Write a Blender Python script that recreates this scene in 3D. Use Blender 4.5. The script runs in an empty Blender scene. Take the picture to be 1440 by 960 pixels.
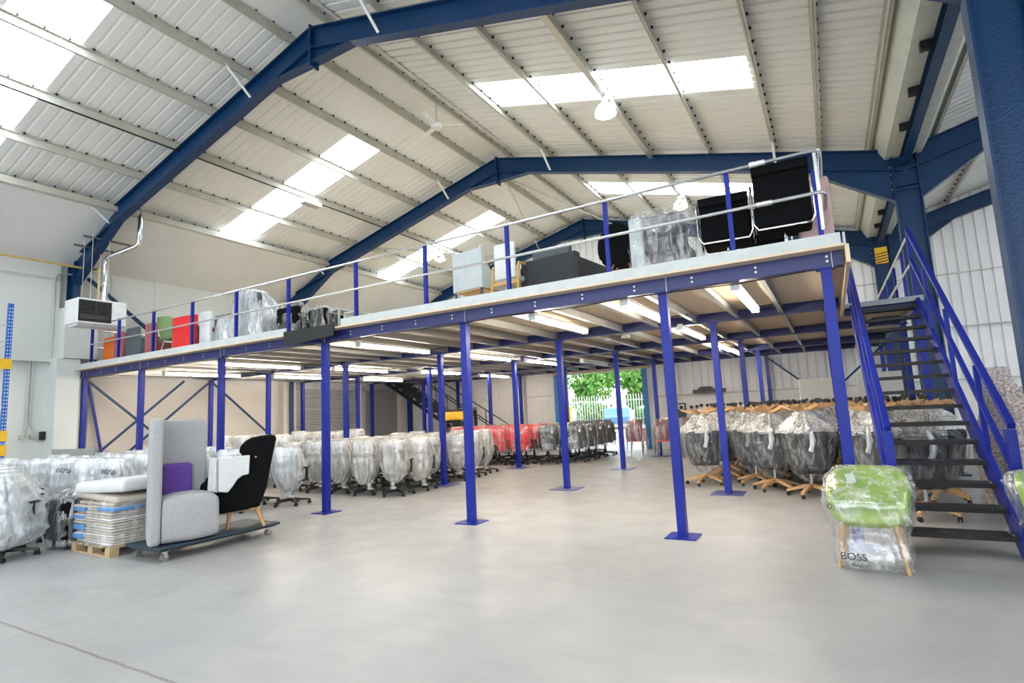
import bpy, math, random
from mathutils import Vector, Matrix
PI = math.pi
scn = bpy.context.scene
COL = scn.collection
rnd = random.Random(7)

# ------------------------------------------------------------------ materials
MATS = {}
def new_mat(name):
    m = bpy.data.materials.new(name); m.use_nodes = True
    nt = m.node_tree; nt.nodes.clear()
    out = nt.nodes.new('ShaderNodeOutputMaterial')
    return m, nt, out
def texco(nt, scale=(1,1,1)):
    tc = nt.nodes.new('ShaderNodeTexCoord'); mp = nt.nodes.new('ShaderNodeMapping')
    mp.inputs['Scale'].default_value = scale
    nt.links.new(tc.outputs['Object'], mp.inputs['Vector']); return mp.outputs['Vector']
def noise(nt, vec, scale, detail=3, rough=.55):
    n = nt.nodes.new('ShaderNodeTexNoise'); n.inputs['Scale'].default_value = scale
    n.inputs['Detail'].default_value = detail; n.inputs['Roughness'].default_value = rough
    nt.links.new(vec, n.inputs['Vector']); return n.outputs['Fac']
def maprange(nt, v, a, b, c, d):
    n = nt.nodes.new('ShaderNodeMapRange'); nt.links.new(v, n.inputs['Value'])
    for i, x in zip(('From Min','From Max','To Min','To Max'), (a,b,c,d)): n.inputs[i].default_value = x
    return n.outputs['Result']
def mixc(nt, fac, a, b):
    n = nt.nodes.new('ShaderNodeMix'); n.data_type = 'RGBA'
    nt.links.new(fac, n.inputs['Factor'])
    for k, v in (('A', a), ('B', b)):
        s = [i for i in n.inputs if i.name == k and i.type == 'RGBA'][0]
        if isinstance(v, tuple): s.default_value = v + (1,) if len(v) == 3 else v
        else: nt.links.new(v, s)
    return [o for o in n.outputs if o.type == 'RGBA'][0]
def mat(name, col, rough=.5, metal=0, col2=None, nscale=6, bump=0, bscale=60, stretch=(1,1,1), spec=.5):
    if name in MATS: return MATS[name]
    m, nt, out = new_mat(name)
    b = nt.nodes.new('ShaderNodeBsdfPrincipled')
    b.inputs['Roughness'].default_value = rough; b.inputs['Metallic'].default_value = metal
    b.inputs['Specular IOR Level'].default_value = spec
    v = texco(nt, stretch)
    c2 = col2 or tuple(x*.9 for x in col)
    n = noise(nt, v, nscale)
    nt.links.new(mixc(nt, maprange(nt, n, .35, .65, 0, 1), col, c2), b.inputs['Base Color'])
    if bump:
        bp = nt.nodes.new('ShaderNodeBump'); bp.inputs['Strength'].default_value = bump; bp.inputs['Distance'].default_value = .01
        nt.links.new(noise(nt, v, bscale, 2), bp.inputs['Height']); nt.links.new(bp.outputs['Normal'], b.inputs['Normal'])
    nt.links.new(b.outputs[0], out.inputs[0]); MATS[name] = m; return m
def emit(name, col, s):
    m, nt, out = new_mat(name); e = nt.nodes.new('ShaderNodeEmission')
    e.inputs['Color'].default_value = col + (1,); e.inputs['Strength'].default_value = s
    nt.links.new(e.outputs[0], out.inputs[0]); MATS[name] = m; return m
def film(name, base, crease, tint=(.9,.92,.93), stretch=(9,9,1.6), rough=.2, cw=.08, shade=.12, gloss=.10):
    # thin polythene: even veil plus narrow crease lines that catch the light
    m, nt, out = new_mat(name)
    def ridge(vec, w, det):
        n = noise(nt, vec, 1.0, det, .5)
        s1 = nt.nodes.new('ShaderNodeMath'); s1.operation = 'SUBTRACT'; nt.links.new(n, s1.inputs[0]); s1.inputs[1].default_value = .5
        s2 = nt.nodes.new('ShaderNodeMath'); s2.operation = 'ABSOLUTE'; nt.links.new(s1.outputs[0], s2.inputs[0])
        return maprange(nt, s2.outputs[0], 0, w, 1, 0), n
    r1, n1 = ridge(texco(nt, stretch), cw, 3)
    r2, n2 = ridge(texco(nt, tuple(x*2.3 for x in stretch)), cw*.9, 2)
    mxm = nt.nodes.new('ShaderNodeMath'); mxm.operation = 'MULTIPLY_ADD'; nt.links.new(r2, mxm.inputs[0]); mxm.inputs[1].default_value = .45; nt.links.new(r1, mxm.inputs[2])
    fac = nt.nodes.new('ShaderNodeMath'); fac.operation = 'MULTIPLY_ADD'; nt.links.new(mxm.outputs[0], fac.inputs[0]); fac.inputs[1].default_value = crease; fac.inputs[2].default_value = base
    f2 = nt.nodes.new('ShaderNodeMath'); f2.operation = 'MULTIPLY_ADD'; f2.use_clamp = True
    n3 = noise(nt, texco(nt, (4,4,3)), 1.0, 2); n3m = maprange(nt, n3, .3, .7, -shade, shade)
    nt.links.new(n3m, f2.inputs[0]); f2.inputs[1].default_value = 1; nt.links.new(fac.outputs[0], f2.inputs[2])
    p = nt.nodes.new('ShaderNodeBsdfPrincipled'); p.inputs['Base Color'].default_value = tint + (1,)
    p.inputs['Roughness'].default_value = rough; p.inputs['Specular IOR Level'].default_value = .9
    bp = nt.nodes.new('ShaderNodeBump'); bp.inputs['Strength'].default_value = .7; bp.inputs['Distance'].default_value = .03
    nt.links.new(n1, bp.inputs['Height']); nt.links.new(bp.outputs['Normal'], p.inputs['Normal'])
    t = nt.nodes.new('ShaderNodeBsdfTransparent'); t.inputs['Color'].default_value = (.97,.98,.98,1)
    mx = nt.nodes.new('ShaderNodeMixShader'); nt.links.new(f2.outputs[0], mx.inputs[0])
    nt.links.new(t.outputs[0], mx.inputs[1]); nt.links.new(p.outputs[0], mx.inputs[2])
    g = nt.nodes.new('ShaderNodeBsdfGlossy'); g.inputs['Roughness'].default_value = .18; g.inputs['Color'].default_value = (1,1,1,1)
    nt.links.new(bp.outputs['Normal'], g.inputs['Normal'])
    m2 = nt.nodes.new('ShaderNodeMixShader'); m2.inputs[0].default_value = gloss
    nt.links.new(mx.outputs[0], m2.inputs[1]); nt.links.new(g.outputs[0], m2.inputs[2])
    nt.links.new(m2.outputs[0], out.inputs[0]); MATS[name] = m; return m

navy   = mat('navy_paint', (.004,.036,.11), .36, nscale=2, bump=.5, bscale=38, spec=.32)
blue   = mat('blue_paint', (.011,.024,.27), .34, col2=(.009,.02,.23), nscale=3, spec=.25)
beamb  = mat('beam_blue', (.019,.027,.145), .4, nscale=2)
rackb  = mat('rack_blue', (.01,.12,.5), .4)
yellow = mat('safety_yellow', (.85,.5,.02), .45)
galv   = mat('galvanised_steel', (.55,.55,.52), .38, .55, nscale=9)
chrome = mat('chrome', (.75,.76,.78), .12, 1)
white  = mat('white_paint', (.78,.8,.79), .5)
sheet  = mat('ceiling_sheet', (.80,.81,.80), .5, col2=(.76,.77,.76), nscale=.8)
lining = mat('smooth_lining', (.76,.77,.76), .6, nscale=.5)
wallm  = mat('wall_white', (.7,.73,.71), .6, col2=(.66,.69,.67), nscale=.6)
clad   = mat('wall_cladding', (.84,.84,.84), .5, nscale=.7)
purl   = mat('purlin_steel', (.56,.56,.5), .45, col2=(.48,.47,.4), nscale=3)
board  = mat('chipboard', (.74,.60,.43), .6, col2=(.68,.54,.37), nscale=12)
kickm  = mat('kick_board', (.56,.6,.6), .5)
shut   = mat('shutter_steel', (.42,.42,.43), .4, .3)
black  = mat('black_plastic', (.012,.012,.013), .45)
blackf = mat('black_fabric', (.0035,.004,.005), .9, spec=.15, bump=.3, bscale=300)
darkg  = mat('dark_grey_fabric', (.035,.038,.04), .8, bump=.3, bscale=250)
greyf  = mat('light_grey_fabric', (.46,.465,.475), .85, col2=(.38,.385,.395), nscale=60, bump=.6, bscale=220)
midg   = mat('mid_grey_fabric', (.24,.23,.22), .85, col2=(.2,.19,.18), nscale=5)
purple = mat('purple_fabric', (.12,.05,.32), .8, bump=.4, bscale=220)
redf   = mat('red_fabric', (.6,.02,.02), .7)
brred  = mat('bright_red_vinyl', (.78,.02,.02), .45)
dkred  = mat('dark_red_fabric', (.2,.015,.03), .7)
pinkf  = mat('dusty_pink_fabric', (.38,.12,.13), .75)
orangef= mat('orange_fabric', (.75,.16,.01), .65)
greenf = mat('lime_fabric', (.36,.52,.05), .7, col2=(.31,.46,.04), nscale=5, bump=.3, bscale=200)
sage   = mat('sage_fabric', (.2,.33,.13), .7)
slate  = mat('slate_fabric', (.09,.11,.12), .75)
palem  = mat('pale_grey_vinyl', (.55,.6,.6), .5)
wood   = mat('light_wood', (.62,.38,.18), .45, col2=(.52,.30,.13), nscale=3, stretch=(8,8,1))
pale_w = mat('pallet_wood', (.5,.36,.2), .7, nscale=8)
card   = mat('cardboard', (.56,.5,.42), .8, nscale=4)
card2  = mat('white_foam', (.72,.73,.72), .7, nscale=4)
bluef  = mat('blue_film', (.12,.3,.62), .35)
blankm = mat('speckled_blanket', (.62,.55,.53), .9, col2=(.2,.17,.17), nscale=45)
navyd  = mat('navy_board', (.012,.035,.06), .5)
tread  = mat('stair_tread', (.02,.02,.022), .42, bump=.8, bscale=120)
tagm   = mat('paper_tag', (.85,.85,.85), .6)
ink    = mat('black_ink', (.02,.02,.025), .6)
ypipe  = mat('yellow_pipe', (.62,.45,.16), .45)
beige  = mat('beige_wall', (.64,.585,.53), .7, nscale=.6)
asph   = mat('asphalt', (.45,.44,.43), .8)
leafm  = mat('leaf_green', (.1,.3,.05), .6, col2=(.25,.45,.1), nscale=.8)
trunkm = mat('bark', (.12,.08,.05), .9)
carb   = mat('car_blue', (.1,.25,.5), .25)
carg   = mat('car_grey', (.4,.42,.45), .25)
glassd = mat('dark_glass', (.03,.04,.05), .1)
skyl   = emit('skylight_daylight', (.88,.95,1), 9.0)
tubem  = emit('tube_light', (1,.9,.75), 75.0)
lampm  = emit('lamp_light', (.93,1,.95), 60.0)
film_w = film('film_white', .40, .20, (.86,.89,.91), (6,6,1.6))
film_b = film('film_warm_lit', .36, .20, (.86,.84,.80), (8,8,1.4))  # same film as the white, warm tube light put into its tint
film_c = film('film_clear', .015, .24, (.9,.9,.9), (8,8,1.6), cw=.06, shade=.04, gloss=.07)
film_x = film('film_light', .05, .30, (.92,.93,.92), (5,5,3), .12, .06, .04, .12)

# floor with expansion joints and wear
def floor_material():
    m, nt, out = new_mat('concrete_floor')
    p = nt.nodes.new('ShaderNodeBsdfPrincipled'); p.inputs['Roughness'].default_value = .42
    v = texco(nt)
    a = mixc(nt, maprange(nt, noise(nt, v, .35, 5), .35, .7, 0, 1), (.41,.405,.40), (.355,.35,.345))
    b = mixc(nt, maprange(nt, noise(nt, texco(nt,(1,4,1)), 1.5, 6, .7), .5, .8, 0, .45), a, (.30,.285,.27))
    c = mixc(nt, maprange(nt, noise(nt, v, 18, 2), .68, .74, 0, .25), b, (.3,.27,.24))
    sep = nt.nodes.new('ShaderNodeSeparateXYZ'); nt.links.new(v, sep.inputs[0])
    wob = noise(nt, texco(nt,(3,3,3)), 1, 3)
    def line(sock, pos, w):
        s = nt.nodes.new('ShaderNodeMath'); s.operation = 'MULTIPLY_ADD'; nt.links.new(wob, s.inputs[0]); s.inputs[1].default_value = .03
        nt.links.new(sep.outputs[sock], s.inputs[2])
        d = nt.nodes.new('ShaderNodeMath'); d.operation = 'SUBTRACT'; nt.links.new(s.outputs[0], d.inputs[0]); d.inputs[1].default_value = pos + .015
        e = nt.nodes.new('ShaderNodeMath'); e.operation = 'ABSOLUTE'; nt.links.new(d.outputs[0], e.inputs[0])
        return maprange(nt, e.outputs[0], w*.4, w, .75, 0)
    col = c
    for s, pos, w in ((1, JOINT_Y, .016), (0, -5.5, .007), (1, 11.4, .012)):
        col = mixc(nt, line(s, pos, w), col, (.2,.16,.13))
    nt.links.new(col, p.inputs['Base Color'])
    nt.links.new(maprange(nt, noise(nt, v, 2.2, 4), .3, .7, .3, .55), p.inputs['Roughness'])
    bp = nt.nodes.new('ShaderNodeBump'); bp.inputs['Strength'].default_value = .12; bp.inputs['Distance'].default_value = .01
    nt.links.new(noise(nt, v, 12, 4), bp.inputs['Height']); nt.links.new(bp.outputs['Normal'], p.inputs['Normal'])
    nt.links.new(p.outputs[0], out.inputs[0]); return m
JOINT_Y = 2.0
floorm = floor_material()

# ------------------------------------------------------------------ mesh helpers
class MB:
    def __init__(s): s.v = []; s.f = []; s.m = []; s.k = 0
    def add(s, vs, fs, T=None):
        o = len(s.v)
        s.v += [tuple(T @ Vector(p)) if T is not None else tuple(p) for p in vs]
        s.f += [tuple(i+o for i in f) for f in fs]; s.m += [s.k]*len(fs); return s
    def box(s, x0, x1, y0, y1, z0, z1, T=None):
        vs = [(x,y,z) for x in (x0,x1) for y in (y0,y1) for z in (z0,z1)]
        return s.add(vs, [(0,1,3,2),(4,6,7,5),(0,4,5,1),(2,3,7,6),(0,2,6,4),(1,5,7,3)], T)
    def bar(s, p0, p1, w, h, up=(0,0,1), ow=0, oh=0):
        p0, p1 = Vector(p0), Vector(p1); d = p1-p0; L = d.length; d.normalize()
        sx = d.cross(Vector(up))
        if sx.length < 1e-5: sx = Vector((1,0,0))
        sx.normalize(); u = sx.cross(d)
        M = Matrix((( sx.x,u.x,d.x,p0.x),(sx.y,u.y,d.y,p0.y),(sx.z,u.z,d.z,p0.z),(0,0,0,1)))
        return s.box(ow-w/2, ow+w/2, oh-h/2, oh+h/2, 0, L, M)
    def ibeam(s, p0, p1, depth, width, up=(0,0,1), tw=.012, tf=.02):
        s.bar(p0, p1, tw, depth-2*tf, up)
        s.bar(p0, p1, width, tf, up, 0, depth/2-tf/2); s.bar(p0, p1, width, tf, up, 0, -depth/2+tf/2); return s
    def cyl(s, p0, p1, r0, r1=None, n=10, caps=True):
        r1 = r0 if r1 is None else r1
        return s.tube([p0, p1], [r0, r1], n, caps)
    def tube(s, pts, r, n=8, caps=True):
        pts = [Vector(p) for p in pts]; rr = r if isinstance(r, (list, tuple)) else [r]*len(pts)
        vs = []; a = None
        for i, p in enumerate(pts):
            d = (pts[min(i+1, len(pts)-1)] - pts[max(i-1, 0)]).normalized()
            if a is None:
                a = d.cross(Vector((0,0,1)))
                if a.length < 1e-3: a = Vector((1,0,0))
            a = (a - d*a.dot(d)).normalized(); b = d.cross(a)
            vs += [p + (a*math.cos(2*PI*k/n) + b*math.sin(2*PI*k/n))*rr[i] for k in range(n)]
        fs = [(i*n+k, i*n+(k+1)%n, (i+1)*n+(k+1)%n, (i+1)*n+k) for i in range(len(pts)-1) for k in range(n)]
        if caps: fs += [tuple(reversed(range(n))), tuple(range((len(pts)-1)*n, len(pts)*n))]
        return s.add(vs, fs)
    def prism(s, pts, a, b, axis='y', T=None):
        n = len(pts)
        def P(q, t): return {'y': (q[0],t,q[1]), 'x': (t,q[0],q[1]), 'z': (q[0],q[1],t)}[axis]
        vs = [P(q,a) for q in pts] + [P(q,b) for q in pts]
        fs = [tuple(range(n)), tuple(reversed(range(n,2*n)))] + [(i, n+i, n+(i+1)%n, (i+1)%n) for i in range(n)]
        return s.add(vs, fs, T)
    def rings(s, rs, cap0=True, cap1=True, T=None):
        n = len(rs[0]); vs = [p for r in rs for p in r]
        fs = [(i*n+k, i*n+(k+1)%n, (i+1)*n+(k+1)%n, (i+1)*n+k) for i in range(len(rs)-1) for k in range(n)]
        if cap0: fs.append(tuple(reversed(range(n))))
        if cap1: fs.append(tuple(range((len(rs)-1)*n, len(rs)*n)))
        return s.add(vs, fs, T)
    def sphere(s, c, r, n=12, m=8):
        rx, ry, rz = r if isinstance(r, tuple) else (r,r,r)
        rs = [[(c[0]+rx*math.sin(PI*j/m)*math.cos(2*PI*k/n), c[1]+ry*math.sin(PI*j/m)*math.sin(2*PI*k/n), c[2]-rz*math.cos(PI*j/m)) for k in range(n)] for j in range(1, m)]
        return s.rings(rs)
    def rbox(s, x0, x1, y0, y1, z0, z1, r=.04, e=4, T=None):
        # box with rounded edges and corners: superellipse rings stacked in z
        cx, cy = (x0+x1)/2, (y0+y1)/2; hx, hy = (x1-x0)/2, (y1-y0)/2; r = min(r, hx*.95, hy*.95, (z1-z0)*.48)
        def ring(z, i):
            q = []
            for (sx, sy, a0) in ((1,1,0),(-1,1,PI/2),(-1,-1,PI),(1,-1,1.5*PI)):
                for k in range(e+1):
                    a = a0 + k*PI/2/e
                    q.append((cx+sx*(hx-r)+(r-i)*math.cos(a), cy+sy*(hy-r)+(r-i)*math.sin(a), z))
            return q
        rs = []
        for k in range(e+1):
            a = k*PI/2/e; rs.append(ring(z0+r-r*math.cos(a), r-r*math.sin(a) if k else r*.999))
        for k in range(e+1):
            a = k*PI/2/e; rs.append(ring(z1-r+r*math.sin(a), r-r*math.cos(a) if k < e else r*.999))
        return s.rings(rs, T=T)
    def mesh(s, name, mats, smooth=False):
        me = bpy.data.meshes.new(name); me.from_pydata(s.v, [], s.f)
        for m in (mats if isinstance(mats, (list, tuple)) else [mats]): me.materials.append(m)
        me.polygons.foreach_set('material_index', s.m)
        if smooth:
            me.polygons.foreach_set('use_smooth', [True]*len(s.f))
            me.set_sharp_from_angle(angle=math.radians(40 if smooth is True else smooth))
        me.update(); return me
    def obj(s, name, mats, parent=None, smooth=False, loc=None, rot=None):
        o = bpy.data.objects.new(name, s.mesh(name, mats, smooth)); COL.objects.link(o)
        if parent is not None: o.parent = parent
        if loc: o.location = loc
        if rot: o.rotation_euler = rot
        return o
def props(o, label=None, cat=None, group=None, kind=None):
    for k, v in (('label',label),('category',cat),('group',group),('kind',kind)):
        if v: o[k] = v
    return o
def thing(name, label, cat, loc=(0,0,0), rz=0, group=None):
    o = bpy.data.objects.new(name, None); COL.objects.link(o); o.location = loc; o.rotation_euler = (0,0,rz)
    o.empty_display_size = .1
    return props(o, label, cat, group)
def struct(o): o['kind'] = 'structure'; return o
KIDS = {}
def dup(root, loc, rz=0, label=None, group=None, rx=None, swap=None, skip=()):
    def cp(o, parent):
        c = o.copy(); COL.objects.link(c)
        if parent is not None: c.parent = parent
        if swap and c.type == 'MESH' and c.name.split('.')[0] in swap:
            c.data = swap[c.name.split('.')[0]]
        for ch in o.children:
            if ch.name.split('.')[0] not in skip: cp(ch, c)
        return c
    r = cp(root, None); r.location = loc; r.rotation_euler = (rx or 0, 0, rz)
    if label: r['label'] = label
    if group: r['group'] = group
    return r
ORD = ['first','second','third','fourth','fifth','sixth','seventh','eighth','ninth','tenth','eleventh','twelfth','thirteenth','fourteenth','fifteenth','sixteenth','seventeenth','eighteenth','nineteenth','twentieth','twenty-first','twenty-second','twenty-third','twenty-fourth','twenty-fifth','twenty-sixth','twenty-seventh','twenty-eighth']

# ------------------------------------------------------------------ camera
H = 1.5; F = 778.0
def camv(u, v): return Vector(((u-720)/F, -(v-480)/F, -1))
Yd = camv(1170,556).normalized(); Xd = -camv(-653,645).normalized()
Xd = (Xd - Yd*Xd.dot(Yd)).normalized(); Zd = Xd.cross(Yd)
cam = bpy.data.objects.new('camera', bpy.data.cameras.new('camera')); COL.objects.link(cam)
M = Matrix((Xd, Yd, Zd)).to_4x4(); M.translation = Vector((0,0,H)); cam.matrix_world = M
cam.data.lens = F/1440*36; cam.data.sensor_width = 36; cam.data.clip_start = .05; cam.data.clip_end = 300
scn.camera = cam

# ------------------------------------------------------------------ main dimensions
S = 6.3; XR = -7.35; ZR = 8.45; K = .2626; XV = 1.65; XL = -16.2; YE = 18.9; XR2 = XV + (XV-XR); YB = -9.5
XE = XR2 + (XR - XL)
def roofz(x, off=0):
    if x <= XV: return ZR - K*abs(x-XR) + off
    return ZR - K*abs(x-XR2) + off
YF = [-6.3, 0, 6.3, 12.6, 18.75]
DZ = 3.0                                    # top of the deck boards

# ================================================================== SETTING
b = MB(); b.box(XL-.3, XE, YB, YE+.15, -.12, 0); struct(b.obj('floor', floorm))

SKY = [(-14.5, -9.17, y, y+1.02) for y in (-3.65, 2.93, 8.9, 15.1)] + [(-5.65, -.62, y, y+1.04) for y in (-3.6, 2.65, 8.95, 15.02)]
SKY += [(x_, x_+3.9, y, y+1.04) for x_ in (6.3, 11.1) for y in (-3.6, 2.65, 8.95, 15.02)]  # unseen roof lights added over the neighbouring bay to brighten the end wall
def roof_sheet(x0, x1, name, rd=.03):
    # ribbed liner sheet running up the slope, left open at the roof lights
    ys = []; y = YB
    while y < YE+.1:
        ys += [(y,0),(y+.15,0),(y+.165,rd),(y+.195,rd)]; y += .21
    sk = [q for q in SKY if x0-.01 <= q[0] and q[1] <= x1+.01]
    xs = sorted({x0, x1} | {q[0] for q in sk} | {q[1] for q in sk})
    for q in sk:
        ys += [(q[2],0),(q[3],0)]
    ys.sort(); b = MB()
    vs = [(x, y, roofz(x, .17)+dz) for x in xs for (y,dz) in ys]; n = len(ys); fs = []
    for i in range(len(xs)-1):
        for j in range(n-1):
            mx, my = (xs[i]+xs[i+1])/2, (ys[j][0]+ys[j+1][0])/2
            if any(q[0] < mx < q[1] and q[2] < my < q[3] for q in sk): continue
            fs.append((i*n+j, (i+1)*n+j, (i+1)*n+j+1, i*n+j+1))
    b.add(vs, fs); o = struct(b.obj(name, sheet))
    md = o.modifiers.new('thick', 'SOLIDIFY'); md.thickness = .03; md.offset = 1
    return o
roof_sheet(XL-.2, XR, 'ceiling', .010); roof_sheet(XR, XV-.1, 'ceiling')
roof_sheet(XV+.15, XR2, 'ceiling'); roof_sheet(XR2, XE, 'ceiling')
# ridge lining strips (smooth band along the ridge)
for xr in (XR, XR2):
    b = MB(); z = ZR+.155-K*.55
    b.add([(xr-.6,YB,z-.02),(xr,YB,ZR+.145),(xr+.6,YB,z-.02),(xr-.6,YE,z-.02),(xr,YE,ZR+.145),(xr+.6,YE,z-.02)], [(0,3,4,1),(1,4,5,2)])
    struct(b.obj('ceiling', lining))
for i, (x0,x1,y0,y1) in enumerate(SKY):
    b = MB(); z = .19
    b.add([(x0,y0,roofz(x0,z)),(x1,y0,roofz(x1,z)),(x1,y1,roofz(x1,z)),(x0,y1,roofz(x0,z)),
           (x0,y0,roofz(x0,z+.02)),(x1,y0,roofz(x1,z+.02)),(x1,y1,roofz(x1,z+.02)),(x0,y1,roofz(x0,z+.02))],
          [(0,1,2,3),(7,6,5,4),(0,4,5,1),(1,5,6,2),(2,6,7,3),(3,7,4,0)])
    struct(b.obj('window_%d' % (i+1), skyl))
# smooth sloping soffit above the left wall
b = MB(); b.prism([(-14.05,6.62),(-16.25,5.55),(-16.25,5.62),(-14.05,6.70)], YB, YE, 'y'); struct(b.obj('ceiling', lining))
b = MB(); b.box(-14.14,-13.98,YB,YE,6.58,6.72); struct(b.obj('trim_1', purl))

# left wall: lower masonry, boxed-out upper lining up to the first frame, then tall panels
b = MB(); b.box(XL-.15, XL, YB, YE, 0, 5.7); struct(b.obj('wall_left', wallm))
b = MB(); b.box(XL+.001, XL+.14, YB, 6.05, 3.25, 5.66)
b.box(XL+.001, XL+.16, YB, 6.05, 3.20, 3.25); struct(b.obj('wall_left', wallm))
b = MB(); b.box(XL+.14, XL+.152, YB, 6.05, 5.18, 5.25); struct(b.obj('trim_2', galv))
y = 7.2; b = MB()
while y < 18.6: b.box(XL+.001, XL+.012, y, y+1.09, 3.06, 5.66); y += 1.1
struct(b.obj('wall_left', wallm))
b = MB(); b.box(XL+.001, XL+.03, 6.8, 12.75, 0, 2.95); b.box(XL+.001,XL+.03,18.5,18.85,0,2.95); b.box(XL+.001,XL+.03,15.85,16.15,0,2.95); struct(b.obj('wall_left', beige))
# pilaster box round the first-frame column
b = MB(); b.box(XL, XL+.5, 6.05, 6.75, 3.27, 4.5); struct(b.obj('wall_left', wallm)); b = MB(); b.box(XL, XL+.45, 5.95, 6.42, 0, 3.26)
struct(b.obj('wall_left', wallm))
for yy in (13.0-.35, 18.9-.45):
    b = MB(); b.box(XL, XL+.28, yy-.3, yy+.2, 0, 5.6); struct(b.obj('wall_left', beige))

# end wall: opening for the loading door x -8.9..-5.6, z 0..2.7
def clad_wall(x0, x1, z0, z1, yf, name, prof=True):
    # vertically ribbed sheet facing -Y
    b = MB(); x = x0; ps = []
    while x < x1-.001:
        ps += [(x,0),(min(x+.18,x1),0),(min(x+.19,x1),.05),(min(x+.23,x1),.05)]; x += .24
    n = len(ps)
    def top(x): return min(z1, roofz(x, .15))
    vs = [(x, yf+d, z0) for x,d in ps] + [(x, yf+d, top(x)) for x,d in ps]
    b.add(vs, [(i, i+1, n+i+1, n+i) for i in range(n-1)])
    o = struct(b.obj(name, clad)); md = o.modifiers.new('thick','SOLIDIFY'); md.thickness = .02; md.offset = -1
    return o
clad_wall(-5.3, XE-.1, 4.66, 9, YE-.06, 'wall_end'); clad_wall(-5.3, XE-.1, 3.2, 4.66, YE-.03, 'wall_end'); clad_wall(-5.3, XE-.1, 1.77, 3.2, YE, 'wall_end')
for i, z in enumerate((4.66, 3.2)):
    b = MB(); b.box(-5.3, XE-.1, YE-.06, YE, z-.03, z); struct(b.obj('trim_%d' % (3+i), purl))
b = MB(); b.box(-5.3, XE-.1, YE-.06, YE+.1, 0, 1.75); struct(b.obj('wall_end', mat('wall_end_low', (.8,.79,.77), .6)))
b = MB(); b.box(-5.3, XE-.1, YE-.09, YE, 1.73, 1.78); struct(b.obj('trim_5', purl))
clad_wall(XL, -5.3, 3.1, 9, YE-.03, 'wall_end')
b = MB(); x = XL
while x < -9.3: b.box(x, min(x+1.19,-8.95), YE-.05, YE+.05, 0, 1.98); b.box(x, min(x+1.19,-8.95), YE-.05, YE+.05, 2.0, 3.1); x += 1.2
struct(b.obj('wall_end', mat('wall_panel_pale', (.82,.79,.76), .6)))
b = MB(); b.box(-8.95, -5.3, YE-.05, YE+.05, 2.72, 3.1); b.box(-5.6,-5.3,YE-.05,YE+.05,0,2.72); struct(b.obj('wall_end', wallm))
b = MB(); b.box(XL, XE, YE+.13, YE+.18, 3.0, 9); struct(b.obj('wall_end', sheet))
b = MB(); b.box(XL, -8.95, YE+.06, YE+.1, 0, 3); struct(b.obj('wall_end', wallm))
# loading door: yellow lintel, rolled door box, blue jambs
door = thing('door_3', 'tall loading doorway in the end wall open to the yard', 'doorway'); struct(door)
b = MB(); b.box(-8.95,-5.3,YE-.3,YE-.06,2.74,3.0); b.obj('shutter_box', mat('lintel_yellow',(.62,.52,.32),.5), door)
for x, w in ((-8.95,.12),(-8.72,.1),(-5.6,.14)):
    b = MB(); b.box(x, x+w, YE-.16, YE+.3, 0, 2.74); b.obj('door_jamb', mat('jamb_blue',(.02,.2,.5),.4), door)
# shutters on the left wall
def shutter(n, y0, y1):
    d = thing('door_%d' % n, 'grey roller shutter in the side wall', 'roller shutter'); struct(d)
    b = MB(); z = 0.0
    pr = []
    while z < 2.6:
        pr += [(XL+.05, z), (XL+.10, z+.015), (XL+.10, z+.055), (XL+.05, z+.07)]; z += .075
    n_ = len(pr); b.add([(x,y0,z) for x,z in pr]+[(x,y1,z) for x,z in pr], [(i, n_+i, n_+i+1, i+1) for i in range(n_-1)])
    c = b.obj('shutter_curtain', shut, d)
    b = MB(); b.box(XL,XL+.16,y0-.1,y0,0,2.7); b.box(XL,XL+.16,y1,y1+.1,0,2.7); b.box(XL,XL+.3,y0-.1,y1+.1,2.6,2.95); b.obj('shutter_frame', shut, d)
shutter(1, 12.95, 15.75); shutter(2, 16.25, 18.4)
# right end wall far away closes the second bay
b = MB(); b.box(XE, XE+.1, YB, YE, 0, 6.3); struct(b.obj('wall_right', clad))
# valley gutter lining between the two bays
b = MB()
pr = [(1.12,6.34),(1.20,6.30),(1.36,5.98),(1.94,5.98),(2.12,6.30),(2.2,6.34)]
n = len(pr); b.add([(x,YB,z) for x,z in pr]+[(x,YE,z) for x,z in pr]+[(x,YB,z+.03) for x,z in pr]+[(x,YE,z+.03) for x,z in pr],
   [(i,i+1,n+i+1,n+i) for i in range(n-1)]+[(3*n+i,3*n+i+1,2*n+i+1,2*n+i) for i in range(n-1)])
struct(b.obj('trim_6', mat('gutter_lining',(.68,.71,.64),.45)))

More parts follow.
